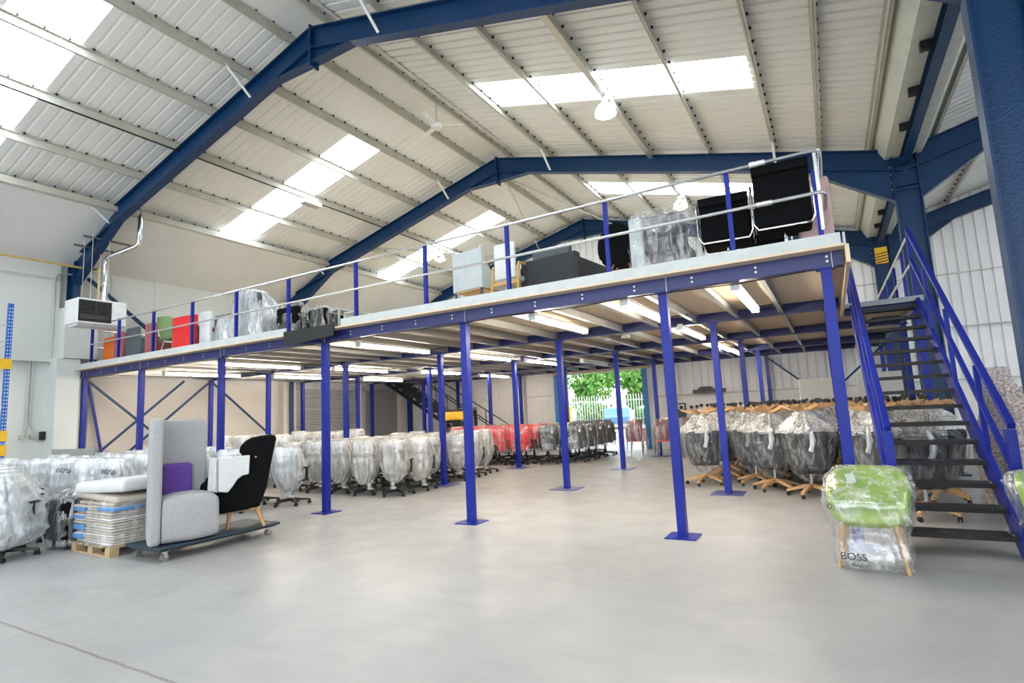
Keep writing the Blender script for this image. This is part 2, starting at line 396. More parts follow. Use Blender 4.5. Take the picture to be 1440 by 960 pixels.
# ================================================================== STEEL FRAMES
HAUNCH = 1.6
def rafter(parent, x0, x1, yf):
    z = -.21
    b = MB(); b.ibeam((x0,yf,roofz(x0,z)),(x1,yf,roofz(x1,z)),.40,.18); b.obj('rafter', navy, parent)
def haunch(parent, xc, xi, yf, drop=.62):
    # triangular stiffener below the rafter at the column
    b = MB(); za = roofz(xc,-.4); zb = roofz(xi,-.4)
    b.prism([(xc,za),(xi,zb),(xc,za-drop)], yf-.008, yf+.008, 'y')
    b.bar((xc,yf,za-drop),(xi,yf,zb-.01),.18,.018); b.obj('haunch', navy, parent)
names = ['behind the camera','behind the camera','over the front edge of the mezzanine','halfway down the mezzanine','against the end wall']
for i, yf in enumerate(YF):
    if i == 0: continue
    nm = {1:'bare dark blue rafter pair crossing the roof ahead of the mezzanine',2:'dark blue roof frame passing over the heater and mezzanine front edge',3:'dark blue roof frame crossing the middle of the mezzanine',4:'dark blue roof frame tight against the ribbed end wall'}[i]
    fr = thing('portal_frame', nm, 'steel frame', group='dark blue portal frames')
    for x0, x1 in ((-16.05,XR),(XR,XV)): rafter(fr, x0, x1, yf)
    haunch(fr, XV-.2, XV-1.75, yf); haunch(fr, -15.95, -13.9, yf, .75)
    b = MB(); b.prism([(XR-.95,roofz(XR-.95,-.4)),(XR,roofz(XR,-.4)),(XR+.95,roofz(XR+.95,-.4)),(XR+.25,roofz(XR,-.66)),(XR-.25,roofz(XR,-.66))], yf-.009, yf+.009,'y')
    b.bar((XR-.95,yf,roofz(XR-.95,-.41)),(XR-.25,yf,roofz(XR,-.67)),.18,.015); b.bar((XR+.25,yf,roofz(XR,-.67)),(XR+.95,yf,roofz(XR+.95,-.41)),.18,.015); b.bar((XR-.25,yf,roofz(XR,-.67)),(XR+.25,yf,roofz(XR,-.67)),.18,.015)
    b.obj('apex_haunch', navy, fr)
    b = MB(); b.box(XR-.02,XR+.02,yf-.1,yf+.1,roofz(XR,-.75),roofz(XR,.03)); b.obj('splice_plate', navy, fr)
    b = MB(); b.ibeam((-16.0,yf,0),(-16.0,yf,5.7),.34,.16,(1,0,0)); b.obj('column', navy, fr)
    # second-bay half of the frame
    fr2 = thing('portal_frame', {1:'dark blue roof frame of the neighbouring bay ahead of the staircase',2:'dark blue roof frame of the neighbouring bay beside the staircase',3:'dark blue roof frame of the neighbouring bay rising beyond the staircase',4:'dark blue rafter of the neighbouring bay along the end wall'}[i], 'steel frame', group='dark blue portal frames of the neighbouring bay')
    rafter(fr2, XV, XR2, yf); rafter(fr2, XR2, XE, yf); haunch(fr2, XV+.2, XV+1.75, yf)
    col = thing('valley_column', {1:'dark blue steel column standing ahead of the staircase',2:'huge glossy dark blue column beside the foot of the staircase',3:'dark blue column behind the open stair treads',4:'dark blue column at the end wall with a yellow band'}[i], 'steel column', (XV,yf,0), group='dark blue valley columns')
    b = MB(); b.ibeam((0,0,0),(0,0,6.02),.42,.2,(1,0,0),.014,.024); b.obj('shaft', navy, col)
    b = MB(); b.box(-.3,.3,-.2,.2,0,.03); b.obj('base_plate', navy, col)
    b = MB(); b.box(-.19,.19,-.1,-.08,5.3,5.32); b.box(-.19,.19,-.1,.1,5.38,5.40); b.obj('stiffener', navy, col)
    if i == 4:
        b = MB(); b.box(-.17,.13,-.135,-.121,5.15,5.62); b.obj('yellow_marker', yellow, col)
        b = MB()
        for k in range(4): b.bar((-.16,-.138,5.18+k*.08),(.12,-.138,5.22+k*.08),.004,.03)
        b.obj('black_stripes', black, col)
    if i >= 2:   # lighter strip: bolts on the haunch end plates
        b = MB()
        for zz in (5.35,5.5,5.65,5.8): b.cyl((-.225,-.05,zz),(-.245,-.05,zz),.014,n=6)
        b.obj('bolts', galv, col)
# blue valley beams with cleats
for i in range(len(YF)-1):
    y0, y1 = YF[i], YF[i+1]
    g = thing('valley_beam', 'blue beam under the roof valley gutter, ' + ['near the open end','ahead of the staircase','above the staircase','above the far stair landing'][i], 'steel beam', group='blue beams under the valley gutter')
    b = MB(); b.ibeam((XV,y0+.1,5.86),(XV,y1-.1,5.86),.2,.13); b.obj('beam', navy, g)
    yy = y0+.9
    while yy < y1-.4:
        b = MB(); b.box(XV-.2,XV-.06,yy,yy+.1,5.86,5.97); b.obj('cleat', black, g); yy += 1.25
# purlins
PL = [-7.85,-8.98,-10.2,-11.52,-12.82,-14.2]; PRt = [-6.95,-5.72,-4.4,-3.12,-1.82,-.52,.3,1.12]
P2 = [2.2,3.3,4.6,5.9,7.2,8.5]
def zsec(b, x, y0, y1, h=.15, fl=.042, sgn=1):
    z0 = roofz(x,.0); z1 = z0+h
    b.box(x-.006,x+.006,y0,y1,z0,z1); b.box(min(x,x+sgn*fl),max(x,x+sgn*fl),y0,y1,z0,z0+.008); b.box(min(x,x-sgn*fl),max(x,x-sgn*fl),y0,y1,z1-.008,z1)
def fix(b, x, y0, y1, sgn):
    y = y0
    while y < y1: b.box(x+sgn*.03,x+sgn*.065,y,y+.028,roofz(x+sgn*.05,.135),roofz(x+sgn*.05,.17)); y += .34
for k, x in enumerate(PL+PRt+P2):
    if x in PL: lab = 'galvanised roof purlin on the wall-side slope, %s down from the ridge' % ORD[PL.index(x)]; grp='purlins of the wall-side roof slope'
    elif x in PRt: lab = 'galvanised roof purlin on the stair-side slope, %s down from the ridge' % ORD[PRt.index(x)]; grp='purlins of the stair-side roof slope'
    else: lab = 'galvanised roof purlin in the neighbouring bay, %s up from the valley' % ORD[P2.index(x)]; grp='purlins of the neighbouring bay'
    g = thing('roof_purlin', lab, 'purlin', group=grp)
    b = MB(); sg = 1 if x in PRt else -1
    zsec(b, x, YB, YE-.1, sgn=sg); b.obj('purlin_rail', purl, g)
    b = MB(); fix(b, x, YB, YE-.1, 1 if x in PL else sg); o = b.obj('fixings', black, g); o['kind'] = 'stuff'
    if x in (-3.12,): 
        b = MB(); b.box(x-.05,x+.05,YB,YE-.2,roofz(x)-.07,roofz(x)-.012); b.obj('cable_tray', galv, g)
    if x in (-11.52,):
        b = MB(); b.tube([(x+.03,YB,roofz(x)-.03),(x+.03,YE-.2,roofz(x)-.03)],.016,6); b.obj('conduit', black, g)
# fly braces
for (x, yf) in ((-8.98,6.3),(-14.15,6.3),(-5.72,6.3),(-3.12,0),(-5.72,12.6),(-.52,12.6),(-8.98,12.6),(-14.15,12.6),(-.52,6.3),(4.6,18.75),(4.6,12.6)):
    wh = {0:'forward',6.3:'heater',12.6:'middle',18.75:'end-wall'}[yf]
    b = MB(); b.bar((x,yf-.62,roofz(x,.04)),(x,yf-.1,roofz(x,-.37)),.05,.02)
    props(b.obj('fly_brace', white), 'short white stay from purlin to the %s roof frame, %.0f m from the valley' % (wh, abs(x-XV)), 'brace', 'white fly braces')
# roof bracing rods
for k, (p, q) in enumerate((((XR+.05,12.7,8.1),(-9.2,18.7,7.6)),((XR-.1,12.7,8.1),(-5.6,18.7,7.6)),((-12.3,12.7,6.9),(-10.2,18.7,7.5)))):
    b = MB(); b.tube([p,q],.022,6)
    props(b.obj('bracing_rod', purl), ['thin diagonal roof rod from ridge toward the wall side','thin diagonal roof rod from ridge toward the stair side','thin diagonal roof rod beside the far roof light'][k], 'rod', 'diagonal roof rods')

# ================================================================== MEZZANINE
PX = [.08,-1.62,-4.5,-7.38,-10.28,-13.2,-15.8]; PY = [6.55,9.75,13.02,16.35,18.55]
rown = ['front','second','third','fourth','back']
cntn = ['beside the stairs','second from the stairs','third from the stairs','fourth from the stairs','fifth from the stairs','sixth from the stairs','against the side wall']
post0 = thing('mezzanine_post','x','post',(0,0,0),group='blue posts under the mezzanine')
b = MB(); b.box(-.05,.05,-.05,.05,.012,2.82); b.obj('shaft', blue, post0)
b = MB(); b.box(-.17,.17,-.17,.17,0,.012); b.obj('base_plate', blue, post0)
b = MB(); b.box(-.09,.09,-.07,.07,2.805,2.82); b.obj('head_plate', blue, post0)
first = True
for j, y in enumerate(PY):
    for i, x in enumerate(PX):
        if j == 4 and -9 < x < -5: continue
        lab = 'blue square mezzanine post, %s row, %s' % (rown[j], cntn[i])
        if first: post0.location = (x,y,0); post0['label'] = lab; first = False
        else: dup(post0, (x,y,0), label=lab)
big = MB(); big.box(-.25,.25,-.25,.25,0,.012); bigm = big.mesh('base_plate', mat('plate_blue',(.1,.11,.3),.35))
for o in list(COL.objects):
    if o.name.startswith('base_plate') and o.parent and o.parent.name.startswith('mezzanine_post') and o.parent.location.y > 9: o.data = bigm
for j, y in enumerate((10.9,13.02,16.35,18.55)):
    dup(post0, (1.33,y,0), label='blue square post under the stair landing side, %s behind the treads' % ORD[j])
# main beams along X
for j, y in enumerate(PY):
    x0, x1 = (-15.86, .24) if j < 2 else (-15.86, 1.4)
    g = thing('mezzanine_beam', 'long blue main beam of the mezzanine over the %s row of posts' % rown[j], 'steel beam', group='blue main beams of the mezzanine')
    b = MB(); d = .155
    b.box(x0,x1,y-.004,y+.004,2.82,2.975); b.box(x0,x1,y-.06,y+.06,2.82,2.828); b.box(x0,x1,y-.06,y+.06,2.967,2.975)
    if j == 0:
        b.box(x0,x1,y-.065,y-.055,2.82,2.975)
    b.obj('beam_web', beamb, g)
    if j == 0:
        x = .1
        while x > -15.8:
            b = MB()
            for zz in (2.875,2.925): b.cyl((x,y-.065,zz),(x,y-.08,zz),.014,n=6)
            b.obj('bolt_pair', galv, g); x -= .68
        for xx in PX:
            b = MB(); b.box(xx+.06,xx+.066,y-.08,y-.062,2.8,2.98); b.obj('joint_strip', galv, g)
b = MB(); b.box(.32,1.4,10.86,10.94,2.82,2.972); o = b.obj('landing_beam', beamb); props(o,'short blue beam under the front edge of the stair landing','steel beam')
# joists along Y
x = .1; k = 0
while x > -15.9:
    b = MB(); y1 = 18.6
    b.box(x-.004,x+.004,6.58,y1,2.845,2.965); b.box(x-.03,x+.03,6.58,y1,2.845,2.85); b.box(x-.03,x+.03,6.58,y1,2.96,2.965)
    props(b.obj('deck_joist', galv), 'galvanised floor joist under the mezzanine, %s from the stairs' % ORD[k], 'joist', 'joists under the mezzanine'); x -= .66; k += 1
for k, x in enumerate((.72,1.3)):
    b = MB(); b.box(x-.004,x+.004,10.95,18.6,2.83,2.965); b.box(x-.03,x+.03,10.95,18.6,2.83,2.838)
    props(b.obj('deck_joist', galv), ['galvanised joist under the landing, beside the main deck','galvanised joist at the outer edge of the landing'][k], 'joist','joists under the landing')
deck = thing('mezzanine_deck', 'wide chipboard mezzanine floor on blue beams', 'mezzanine deck')
b = MB(); b.box(-15.74,.28,6.3,18.8,2.976,3.0); b.obj('deck_board', board, deck)
b = MB(); b.box(.28,1.42,10.78,18.8,2.976,3.0); b.obj('landing_board', board, deck)
b = MB(); b.box(-15.74,-8.2,6.40,6.42,3.0,3.14); b.box(-6.85,.24,6.40,6.42,3.0,3.14); b.obj('kick_board', kickm, deck)
b = MB(); b.box(.262,.282,6.42,10.7,3.0,3.14); b.obj('kick_board', kickm, deck)
b = MB(); b.box(.30,1.42,10.75,10.78,2.93,3.015); b.obj('landing_nosing', mat('nosing_grey',(.35,.37,.4),.4), deck)
b = MB(); b.box(.262,.30,6.30,10.74,2.80,2.985); b.obj('side_fascia', board, deck)
b = MB(); b.prism([(-8.1,2.80),(-6.88,2.86),(-6.88,3.05),(-8.1,3.05)],6.27,6.30,'y'); 
props(b.obj('fallen_kick_board', black), 'black board hanging over the mezzanine edge below black bags', 'board')
# guard rail along the front
gr = thing('guard_rail', 'guard rail along the mezzanine front with blue posts and silver tubes', 'guard rail')
RP = [.08,-.78,-2.23,-3.67,-5.11,-6.55,-8.2,-9.7,-11.15,-12.6,-14.05,-15.3]
for x in RP:
    b = MB(); zt = 4.06 if x < 0 else 3.86
    b.box(x-.025,x+.025,6.43,6.48,3.0,zt); b.obj('post', blue, gr)
silv = mat('silver_tube',(.72,.73,.74),.25,.8)
b = MB(); b.tube([(-15.3,6.42,4.02),(.11,6.42,4.06),(.15,6.45,4.06),(.15,6.5,4.0),(.15,10.6,4.0)],.019,8); b.obj('top_rail', silv, gr, True)
b = MB(); b.tube([(-15.3,6.42,3.57),(.13,6.42,3.6),(.16,6.5,3.6),(.16,10.6,3.6)],.019,8); b.obj('mid_rail', silv, gr, True)
b = MB(); b.tube([(.10,6.44,4.06),(.10,6.44,3.2)],.02,8); b.obj('end_upright', silv, gr, True)
for x,z in ((-.45,4.058),(-.42,3.598)):
    b = MB(); b.cyl((x-.08,6.42,z),(x+.08,6.42,z),.031); b.obj('tube_coupling', silv, gr, True)
for yy in (8.0,10.6):
    b = MB(); b.box(.13,.18,yy,yy+.05,3.0,4.0); b.obj('post', blue, gr)
gl = thing('guard_rail', 'guard rail on the wall-side end of the mezzanine below the heater', 'guard rail')
for yy in (6.75,8.2,9.7):
    b = MB(); b.box(-15.87,-15.82,yy,yy+.05,3.0,4.02); b.obj('post', blue, gl)
for z,n_ in ((4.0,'top_rail'),(3.57,'mid_rail')):
    b = MB(); b.tube([(-15.8,6.5,z),(-15.8,11,z)],.02,8); b.obj(n_, silv, gl, True)
g2 = thing('guard_rail', 'guard rail on the landing behind the top of the stairs', 'guard rail')
for yy in (10.9,12.1,13.5,14.9,16.3):
    b = MB(); b.box(1.33,1.38,yy,yy+.05,3.0,4.02); b.obj('post', blue, g2)
for z,n_ in ((4.0,'top_rail'),(3.55,'mid_rail')):
    b = MB(); b.tube([(1.32,10.85,z),(1.32,17.5,z)],.022,8); b.obj(n_, silv, g2, True)
# cross braces at the wall end
BR = [((-15.85,6.6,2.78),(-15.85,9.7,.1),'falling away from the wall corner post'),((-15.78,9.7,2.78),(-15.78,6.6,.1),'rising behind the first one to the second post'),
      ((-15.7,8.9,2.78),(-15.7,6.1,.3),'in the doubled pair nearer the front'),((-15.85,9.8,2.78),(-15.85,13.0,.1),'in the bay behind the second wall post'),
      ((-16.1,6.75,2.75),(-16.05,7.25,.1),'steep and thin beside the corner post')]
for p,q,t in BR:
    b = MB(); b.bar(p,q,.05,.05,(1,0,0)); props(b.obj('cross_brace', navy if 'steep' not in t else blue), 'dark blue diagonal brace under the mezzanine, '+t, 'brace', 'diagonal braces by the side wall')
for k, (p,q) in enumerate((((-1.6,18.5,2.75),(.1,18.5,1.2)),((1.3,16.4,2.75),(-.2,18.3,1.4)))):
    b = MB(); b.bar(p,q,.05,.05,(0,1,0)); props(b.obj('cross_brace', navy), ['dark diagonal brace in front of the ribbed end wall','dark diagonal brace behind the stair landing'][k], 'brace')
# fluorescent fittings under the deck
FL = [(-.83,7.65),(-2.14,7.62),(-3.5,7.72),(-7.05,7.95),(-11.0,8.0),(-13.6,8.2),(-2.14,10.6),(-10.8,10.8),(-6.9,11.0),(-10.3,13.6),(-6.75,13.5),(-2.15,14.1),(-2.1,16.0),(-13.4,11.0),(-13.3,14.3),(-10.4,16.9)]
fl0 = None
def lightfit(lit=True):
    t = thing('fluorescent_light','x','ceiling light',(0,0,0),group='fluorescent lights under the mezzanine')
    b = MB(); b.prism([(-.06,0),(.06,0),(.035,.05),(-.035,.05)],-.98,.98,'y'); b.obj('batten_body', white, t)
    for s in (-.03,.03):
        b = MB(); b.tube([(s,-.95,-.035),(s,.95,-.035)],.014,8); b.obj('tube', tubem if lit else white, t)
    b = MB()
    for y in (-.96,.96): b.box(-.05,.05,y-.012,y+.012,-.055,.0)
    b.obj('end_cap', white, t)
    b = MB(); b.tube([(0,.98,.03),(0,1.2,.06),(.3,1.3,.09)],.01,6); b.obj('cable', black, t)
    return t
fl0 = lightfit()
FLL = ['next to the stair post','between the first two front posts from the stairs','over the gap before the third front post','behind the fourth front post','near the fifth front post','nearest the side wall',
       'behind the second row by the wooden-based chairs','in the second bay toward the shutters','in the second bay over the open aisle','in the third bay before the shutters','in the third bay over the red chairs','in the third bay toward the end wall','deepest one over the wooden-based chairs','along the side wall before the first shutter','along the side wall at the shutters','before the far dark stairs']
for k,(x,y) in enumerate(FL):
    L = 'lit fluorescent tube light under the mezzanine, ' + FLL[k]
    if k == 0: fl0.location = (x,y,2.797); fl0['label'] = L
    else: dup(fl0,(x,y,2.797),label=L)
fu = lightfit(False); fu.location = (-5.9,15.2,2.797); fu['label'] = 'unlit white tube light before the loading door'; fu['group'] = 'unlit fittings'
# sensor disc
b = MB(); b.cyl((-3.3,10.2,2.78),(-3.3,10.2,2.84),.09,.07,16); props(b.obj('smoke_detector', white, smooth=True),'round white detector under the mezzanine near the second post row','detector')
# thin cable clipped below the front beam
b = MB(); b.tube([(-15.7,6.47,2.80)]+[(-15.7+15.6*t/24,6.47,2.80-.012*(t%3)) for t in range(1,25)],.007,5); props(b.obj('beam_cable', black),'thin black cable clipped under the mezzanine front beam','cable')
#@@PART2

# ================================================================== STAIRS
st = thing('staircase', 'open blue steel staircase with black treads up to the mezzanine', 'staircase')
ns = 15; go = .29; y0 = 6.55; X0, X1 = .45, 1.30; RI = .19
def sy(k): return y0 + go*(k-1)
for k in range(1, ns+1):
    z = RI*k; y = sy(k)
    b = MB(); b.box(X0,X1,y,y+.24,z-.006,z); b.box(X0,X1,y-.005,y+.006,z-.045,z); b.box(X0,X1,y+.234,y+.245,z-.04,z)
    for x in (X0+.01, X1-.01): b.box(x-.008,x+.008,y,y+.24,z-.04,z-.006)
    t = b.obj('tread', tread, st)
    if k < 12:
        b = MB()
        for yy in (.06,.18): b.cyl((X1-.03,y+yy,z),(X1-.03,y+yy,z+.008),.011,n=6)
        b.obj('bolts', silv, t)
def slope(z, y): return (y-y0)*(.2/go)+z
for x, nm in ((X0-.025,'left'),(X1+.025,'right')):
    b = MB(); b.prism([(y0-.14,0),(y0+.10,0),(10.74,2.72),(10.74,2.96),(sy(15)-.02,2.96),(y0-.14,.2)], x-.02, x+.02, 'x'); b.obj('stringer', blue, st)
    b = MB(); yn = 6.46
    b.box(x-.035,x+.035,yn-.05,yn+.06,0,1.13); b.obj('newel_post', blue, st)
    b = MB(); p = (x, yn-.07, 1.16); q = (x, 10.8, 4.12); b.bar(p,q,.055,.055,(1,0,0)); b.obj('handrail', blue, st)
    b = MB(); p = (x, yn, .72); q = (x, 10.8, 3.62); b.bar(p,q,.045,.045,(1,0,0)); b.obj('mid_rail', blue, st)
    for k in (4,8,12):
        z = RI*k; b = MB(); b.box(x-.022,x+.022,sy(k)-.03,sy(k)+.02,z-.05,z+.98); b.obj('baluster', blue, st)
    b = MB(); b.box(x-.025,x+.025,10.77,10.82,2.9,4.12); b.obj('newel_post', blue, st)
# far stairs (seen from behind under the deck)
fs = thing('staircase', 'dark staircase at the far side wall with thin black handrails', 'staircase')
P0 = Vector((-15.3,17.0,3.0)); P1 = Vector((-10.2,17.0,.0))
b = MB(); b.bar(P0+Vector((0,-.5,-.1)),P1+Vector((0,-.5,-.1)),.04,.26,(0,1,0)); b.bar(P0+Vector((0,.5,-.1)),P1+Vector((0,.5,-.1)),.04,.26,(0,1,0)); b.obj('stringer', black, fs)
for k in range(1,15):
    c = P0.lerp(P1, k/15); b = MB(); b.box(c.x-.14,c.x+.14,c.y-.48,c.y+.48,c.z-.02,c.z+.02); b.box(c.x-.14,c.x-.12,c.y-.48,c.y+.48,c.z-.02,c.z+.18); b.obj('tread', black, fs)
for s in (-.5,.5):
    for h,n_ in ((1.0,'handrail'),(.5,'mid_rail')):
        b = MB(); b.tube([P0.lerp(P1,.25)+Vector((0,s,h)),P1+Vector((0,s,h)),P1+Vector((.8,s,h))],.022,6); b.obj(n_, black, fs)
    for t in (.35,.6,.8,1.0):
        c = P0.lerp(P1,t); b = MB(); b.cyl((c.x,c.y+s,c.z),(c.x,c.y+s,c.z+1.0),.02,n=6); b.obj('baluster', black, fs)

# ================================================================== CHAIR PARTS
def sup(cx, cy, hx, hy, z, n, e=.55, ph=0, amp=0, rr=None, k1=9, k2=17):
    q = []
    for k in range(n):
        a = 2*PI*k/n; c, s = math.cos(a), math.sin(a)
        m = 1
        if amp: m += amp*(math.sin(k1*a+ph)*.6 + math.sin(k2*a+ph*2.3)*.4) + (rr.uniform(-amp,amp)*.5 if rr else 0)
        q.append((cx+hx*m*math.copysign(abs(c)**e,c), cy+hy*m*math.copysign(abs(s)**e,s), z))
    return q
def bag_mesh(name, prof, m, seed, n=56, knot=None, jit=.006):
    r = random.Random(seed); rs = []; ph = r.uniform(0,6)
    # refine profile
    P = []
    for i in range(len(prof)-1):
        for t in (0,.34,.67): P.append([prof[i][k]*(1-t)+prof[i+1][k]*t for k in range(5)])
    P.append(list(prof[-1]))
    for i,(z,hw,yb,yf,am) in enumerate(P):
        ring = sup(r.uniform(-jit,jit), (yb+yf)/2+r.uniform(-jit,jit), hw, (yf-yb)/2, z, n, .6, ph+i*.12, am, r)
        rs.append([(x,y,zz+r.uniform(-.008,.008)) for x,y,zz in ring])
    b = MB(); b.rings(rs)
    if knot:
        kx,ky,kz = knot
        b.sphere((kx,ky,kz),(.05,.045,.045),10,7)
        b.rings([sup(kx,ky,.03,.03,kz-.03,16,1,ph,.2,r), sup(kx+.02,ky,.07,.06,kz-.09,16,1,ph,.3,r)])
    me = b.mesh(name, m, 180 if True else 0); return me
TASK = [(.25,.05,-.2,-.08,.25),(.30,.12,-.26,.06,.16),(.40,.21,-.31,.2,.08),(.54,.265,-.34,.28,.05),(.66,.275,-.35,.24,.04),(.80,.265,-.35,.05,.04),(.93,.25,-.345,-.08,.03),(1.02,.235,-.335,-.14,.02),(1.055,.20,-.30,-.17,.02)]
TASK2= [(.22,.06,-.30,-.18,.3),(.28,.14,-.33,.04,.18),(.41,.23,-.36,.2,.08),(.58,.28,-.36,.27,.05),(.72,.275,-.355,.2,.04),(.86,.26,-.35,.0,.04),(.98,.245,-.345,-.1,.03),(1.06,.23,-.335,-.15,.02),(1.085,.19,-.30,-.18,.02)]
LONG = [(.13,.12,-.3,.1,.3),(.20,.27,-.36,.26,.14),(.32,.33,-.39,.33,.1),(.48,.33,-.38,.34,.07),(.66,.31,-.37,.28,.06),(.84,.29,-.36,.05,.05),(.98,.26,-.35,-.08,.05),(1.05,.21,-.33,-.14,.04)]
def task_chair(fab, filmmat, label, group, arms=True, nowrap=False, backh=(.54,1.02)):
    t = thing('office_chair', label, 'office chair', (0,0,0), 0, group)
    b = MB(); b.rbox(-.24,.24,-.22,.26,.44,.52,.035); b.obj('seat', fab, t, True)
    # curved backrest, local -y is the rear
    b = MB(); rs = []
    for i in range(9):
        z = backh[0]+(backh[1]-backh[0])*i/8; w = .235*(1-.35*abs(i/8-.45)**2.2*2); yy = -.24-.05*math.sin(i/8*PI)-.03*i/8
        rs.append(sup(0,yy,w if 0<i<8 else w*.8,.03 if 0<i<8 else .018,z,20,.55))
    b.rings(rs); b.obj('backrest', fab, t, True)
    b = MB(); b.bar((0,-.06,.42),(0,-.3,.44),.07,.02); b.bar((0,-.3,.43),(0,-.29,.7),.06,.02,(0,1,0)); b.obj('back_support', black, t)
    if arms:
        for s in (-1,1):
            b = MB(); b.bar((s*.2,0,.42),(s*.28,0,.44),.05,.025); b.bar((s*.28,0,.43),(s*.28,0,.66),.05,.025,(0,1,0)); b.rbox(s*.28-.035,s*.28+.035,-.11,.12,.65,.68,.012,2); b.obj('armrest', black, t, True)
    b = MB(); b.cyl((0,0,.09),(0,0,.3),.028,n=10); b.cyl((0,0,.28),(0,0,.43),.018,n=8); b.box(-.09,.09,-.12,.12,.41,.44); b.obj('gas_column', black, t)
    star(t, black)
    if not nowrap: pass
    return t
def caster_mb(x,y):
    b = MB(); a = math.atan2(y,x)+.6; dx,dy = math.cos(a)*.014, math.sin(a)*.014
    for s in (-1,1): b.cyl((x+s*dx*.6,y+s*dy*.6,.028),(x+s*dx*1.7,y+s*dy*1.7,.028),.028,n=12)
    b.cyl((x,y,.03),(x,y,.07),.012,n=6); b.bar((x-dy*1.5,y+dx*1.5,.05),(x+dy*1.5,y-dx*1.5,.05),.03,.02); return b
def star(t, m, R=.31, n=5, hub=.10):
    bs = MB(); bs.cyl((0,0,.07),(0,0,.14),.045,.035,12); base = bs.obj('base', m, t, True)
    for k in range(n):
        a = 2*PI*k/n+.3; x,y = math.cos(a),math.sin(a)
        b = MB(); b.rings([[(x*d - y*w, y*d + x*w, z) for w,z in ((-h,zb),(h,zb),(h*.8,zt),(-h*.8,zt))] for d,h,zb,zt in ((.03,.03,.075,.125),(R*.6,.022,.068,.105),(R+.02,.017,.062,.085))]); b.obj('star_leg', m, base)
        caster_mb(x*R,y*R).obj('caster', black, base, True)
def tagobj(t, x, y, z, s=.05, rz=0, nm='paper_tag'):
    b = MB(); b.box(-s/2,s/2,-.002,.002,-s*.6,s*.6); o = b.obj(nm, tagm, t); o.location = (x,y,z); o.rotation_euler = (.05,.15,rz); return o
def wrap(t, me, nm='plastic_wrap'):
    o = bpy.data.objects.new(nm, me); COL.objects.link(o); o.parent = t; return o
def text(s, size, parent, loc, rot, m=ink, nm='print'):
    cu = bpy.data.curves.new(nm,'FONT'); cu.body = s; cu.size = size; cu.align_x = 'CENTER'; cu.extrude = .0008
    cu.materials.append(m); tmp = bpy.data.objects.new(nm, cu); COL.objects.link(tmp); dg = bpy.context.evaluated_depsgraph_get(); me = bpy.data.meshes.new_from_object(tmp.evaluated_get(dg)); bpy.data.objects.remove(tmp)
    o = bpy.data.objects.new(nm, me); COL.objects.link(o); o.parent = parent; o.location = loc; o.rotation_euler = rot; return o

def field(proto, pts, wraps, group, swapfab=None, jitter=.18, face=0, rr=None):
    """pts: list of (x, y, label)"""
    r = rr or random.Random(3); out = []
    for i,(x,y,lab,*ex) in enumerate(pts):
        sw = {'plastic_wrap': wraps[r.randrange(len(wraps))]}
        rz = (ex[0] if ex else face) + r.uniform(-jitter,jitter)
        out.append(dup(proto,(x+r.uniform(-.03,.03),y+r.uniform(-.03,.03),0),rz,lab,group,swap=sw))
    return out

# wrap variants
W_b = [bag_mesh('plastic_wrap', p, film_b, s, knot=k) for p,s,k in ((TASK,1,(.03,-.16,.24)),(TASK,2,(-.04,-.2,.24)),(TASK2,3,(.06,-.27,.21)),(TASK2,4,(.1,-.26,.21)))]
W_w = [bag_mesh('plastic_wrap', p, film_w, s, knot=k) for p,s,k in ((TASK,5,(.03,-.16,.24)),(TASK2,6,(-.04,-.24,.21)),(TASK2,7,(.06,-.27,.21)))]
W_l = [bag_mesh('plastic_wrap', LONG, film_w, s, jit=.02) for s in (12,13)]
W_c = [bag_mesh('plastic_wrap', p, film_c, s) for p,s in (([(.33,.25,-.36,.24,.1)]+TASK[3:],8),([(.31,.26,-.38,.27,.12)]+TASK2[3:],9))]

def proto_task(fab, fm, w, **k):
    t = task_chair(fab, fm, 'x', 'x', **k); wrap(t, w); tagobj(t, .08,-.365,.86); return t
pB = proto_task(midg, film_b, W_b[0]); pW = proto_task(mat('pale_chair',(.4,.42,.45),.8), film_w, W_w[0])
pR = proto_task(brred, film_c, W_c[0], arms=True, backh=(.38,1.06)); pD = proto_task(darkg, film_c, W_c[0], backh=(.38,1.06))

# bagged chairs in front of the shutters, warm light tinted into their film
pts = []; rowsn = ['in the aisle-front row','in the second row','in the third row','in the fourth row','in the fifth row','in the sixth row']
for j in range(6):
    for i in range(5 if j < 4 else 4):
        x = -7.45 - .74*i - (.0 if j < 3 else .1*(j-2)); y = 8.35 + .72*j + .03*i
        if abs(x+7.38)<.3 and abs(y-9.75)<.3: x -= .28
        if abs(x+10.28)<.3 and abs(y-9.75)<.3: y += .25
        col_ = ['at the open aisle','second from the aisle','third from the aisle','fourth from the aisle','fifth from the aisle'][i]
        pts.append((x,y,'office chair in a warm-lit plastic bag, %s, %s' % (rowsn[j], col_)))
# the angle turns each back towards the aisle
B1 = field(pB, pts, W_b, 'bagged office chairs before the shutters', face=.45)
pts = []
for j in range(3):
    for i in range(4):
        x, y = -9.1-.8*i, 12.65+.0*j-.0+ .0; 
        pts.append((-11.35-.75*i, 8.9+1.15*j, 'taller bagged office chair by the side wall, %s row, %s from the aisle' % (ORD[j], ORD[i])))
for o in field(pB, pts, W_b, 'taller bagged chairs along the wall', face=.45): o.scale = (1.0,1.0,1.13)

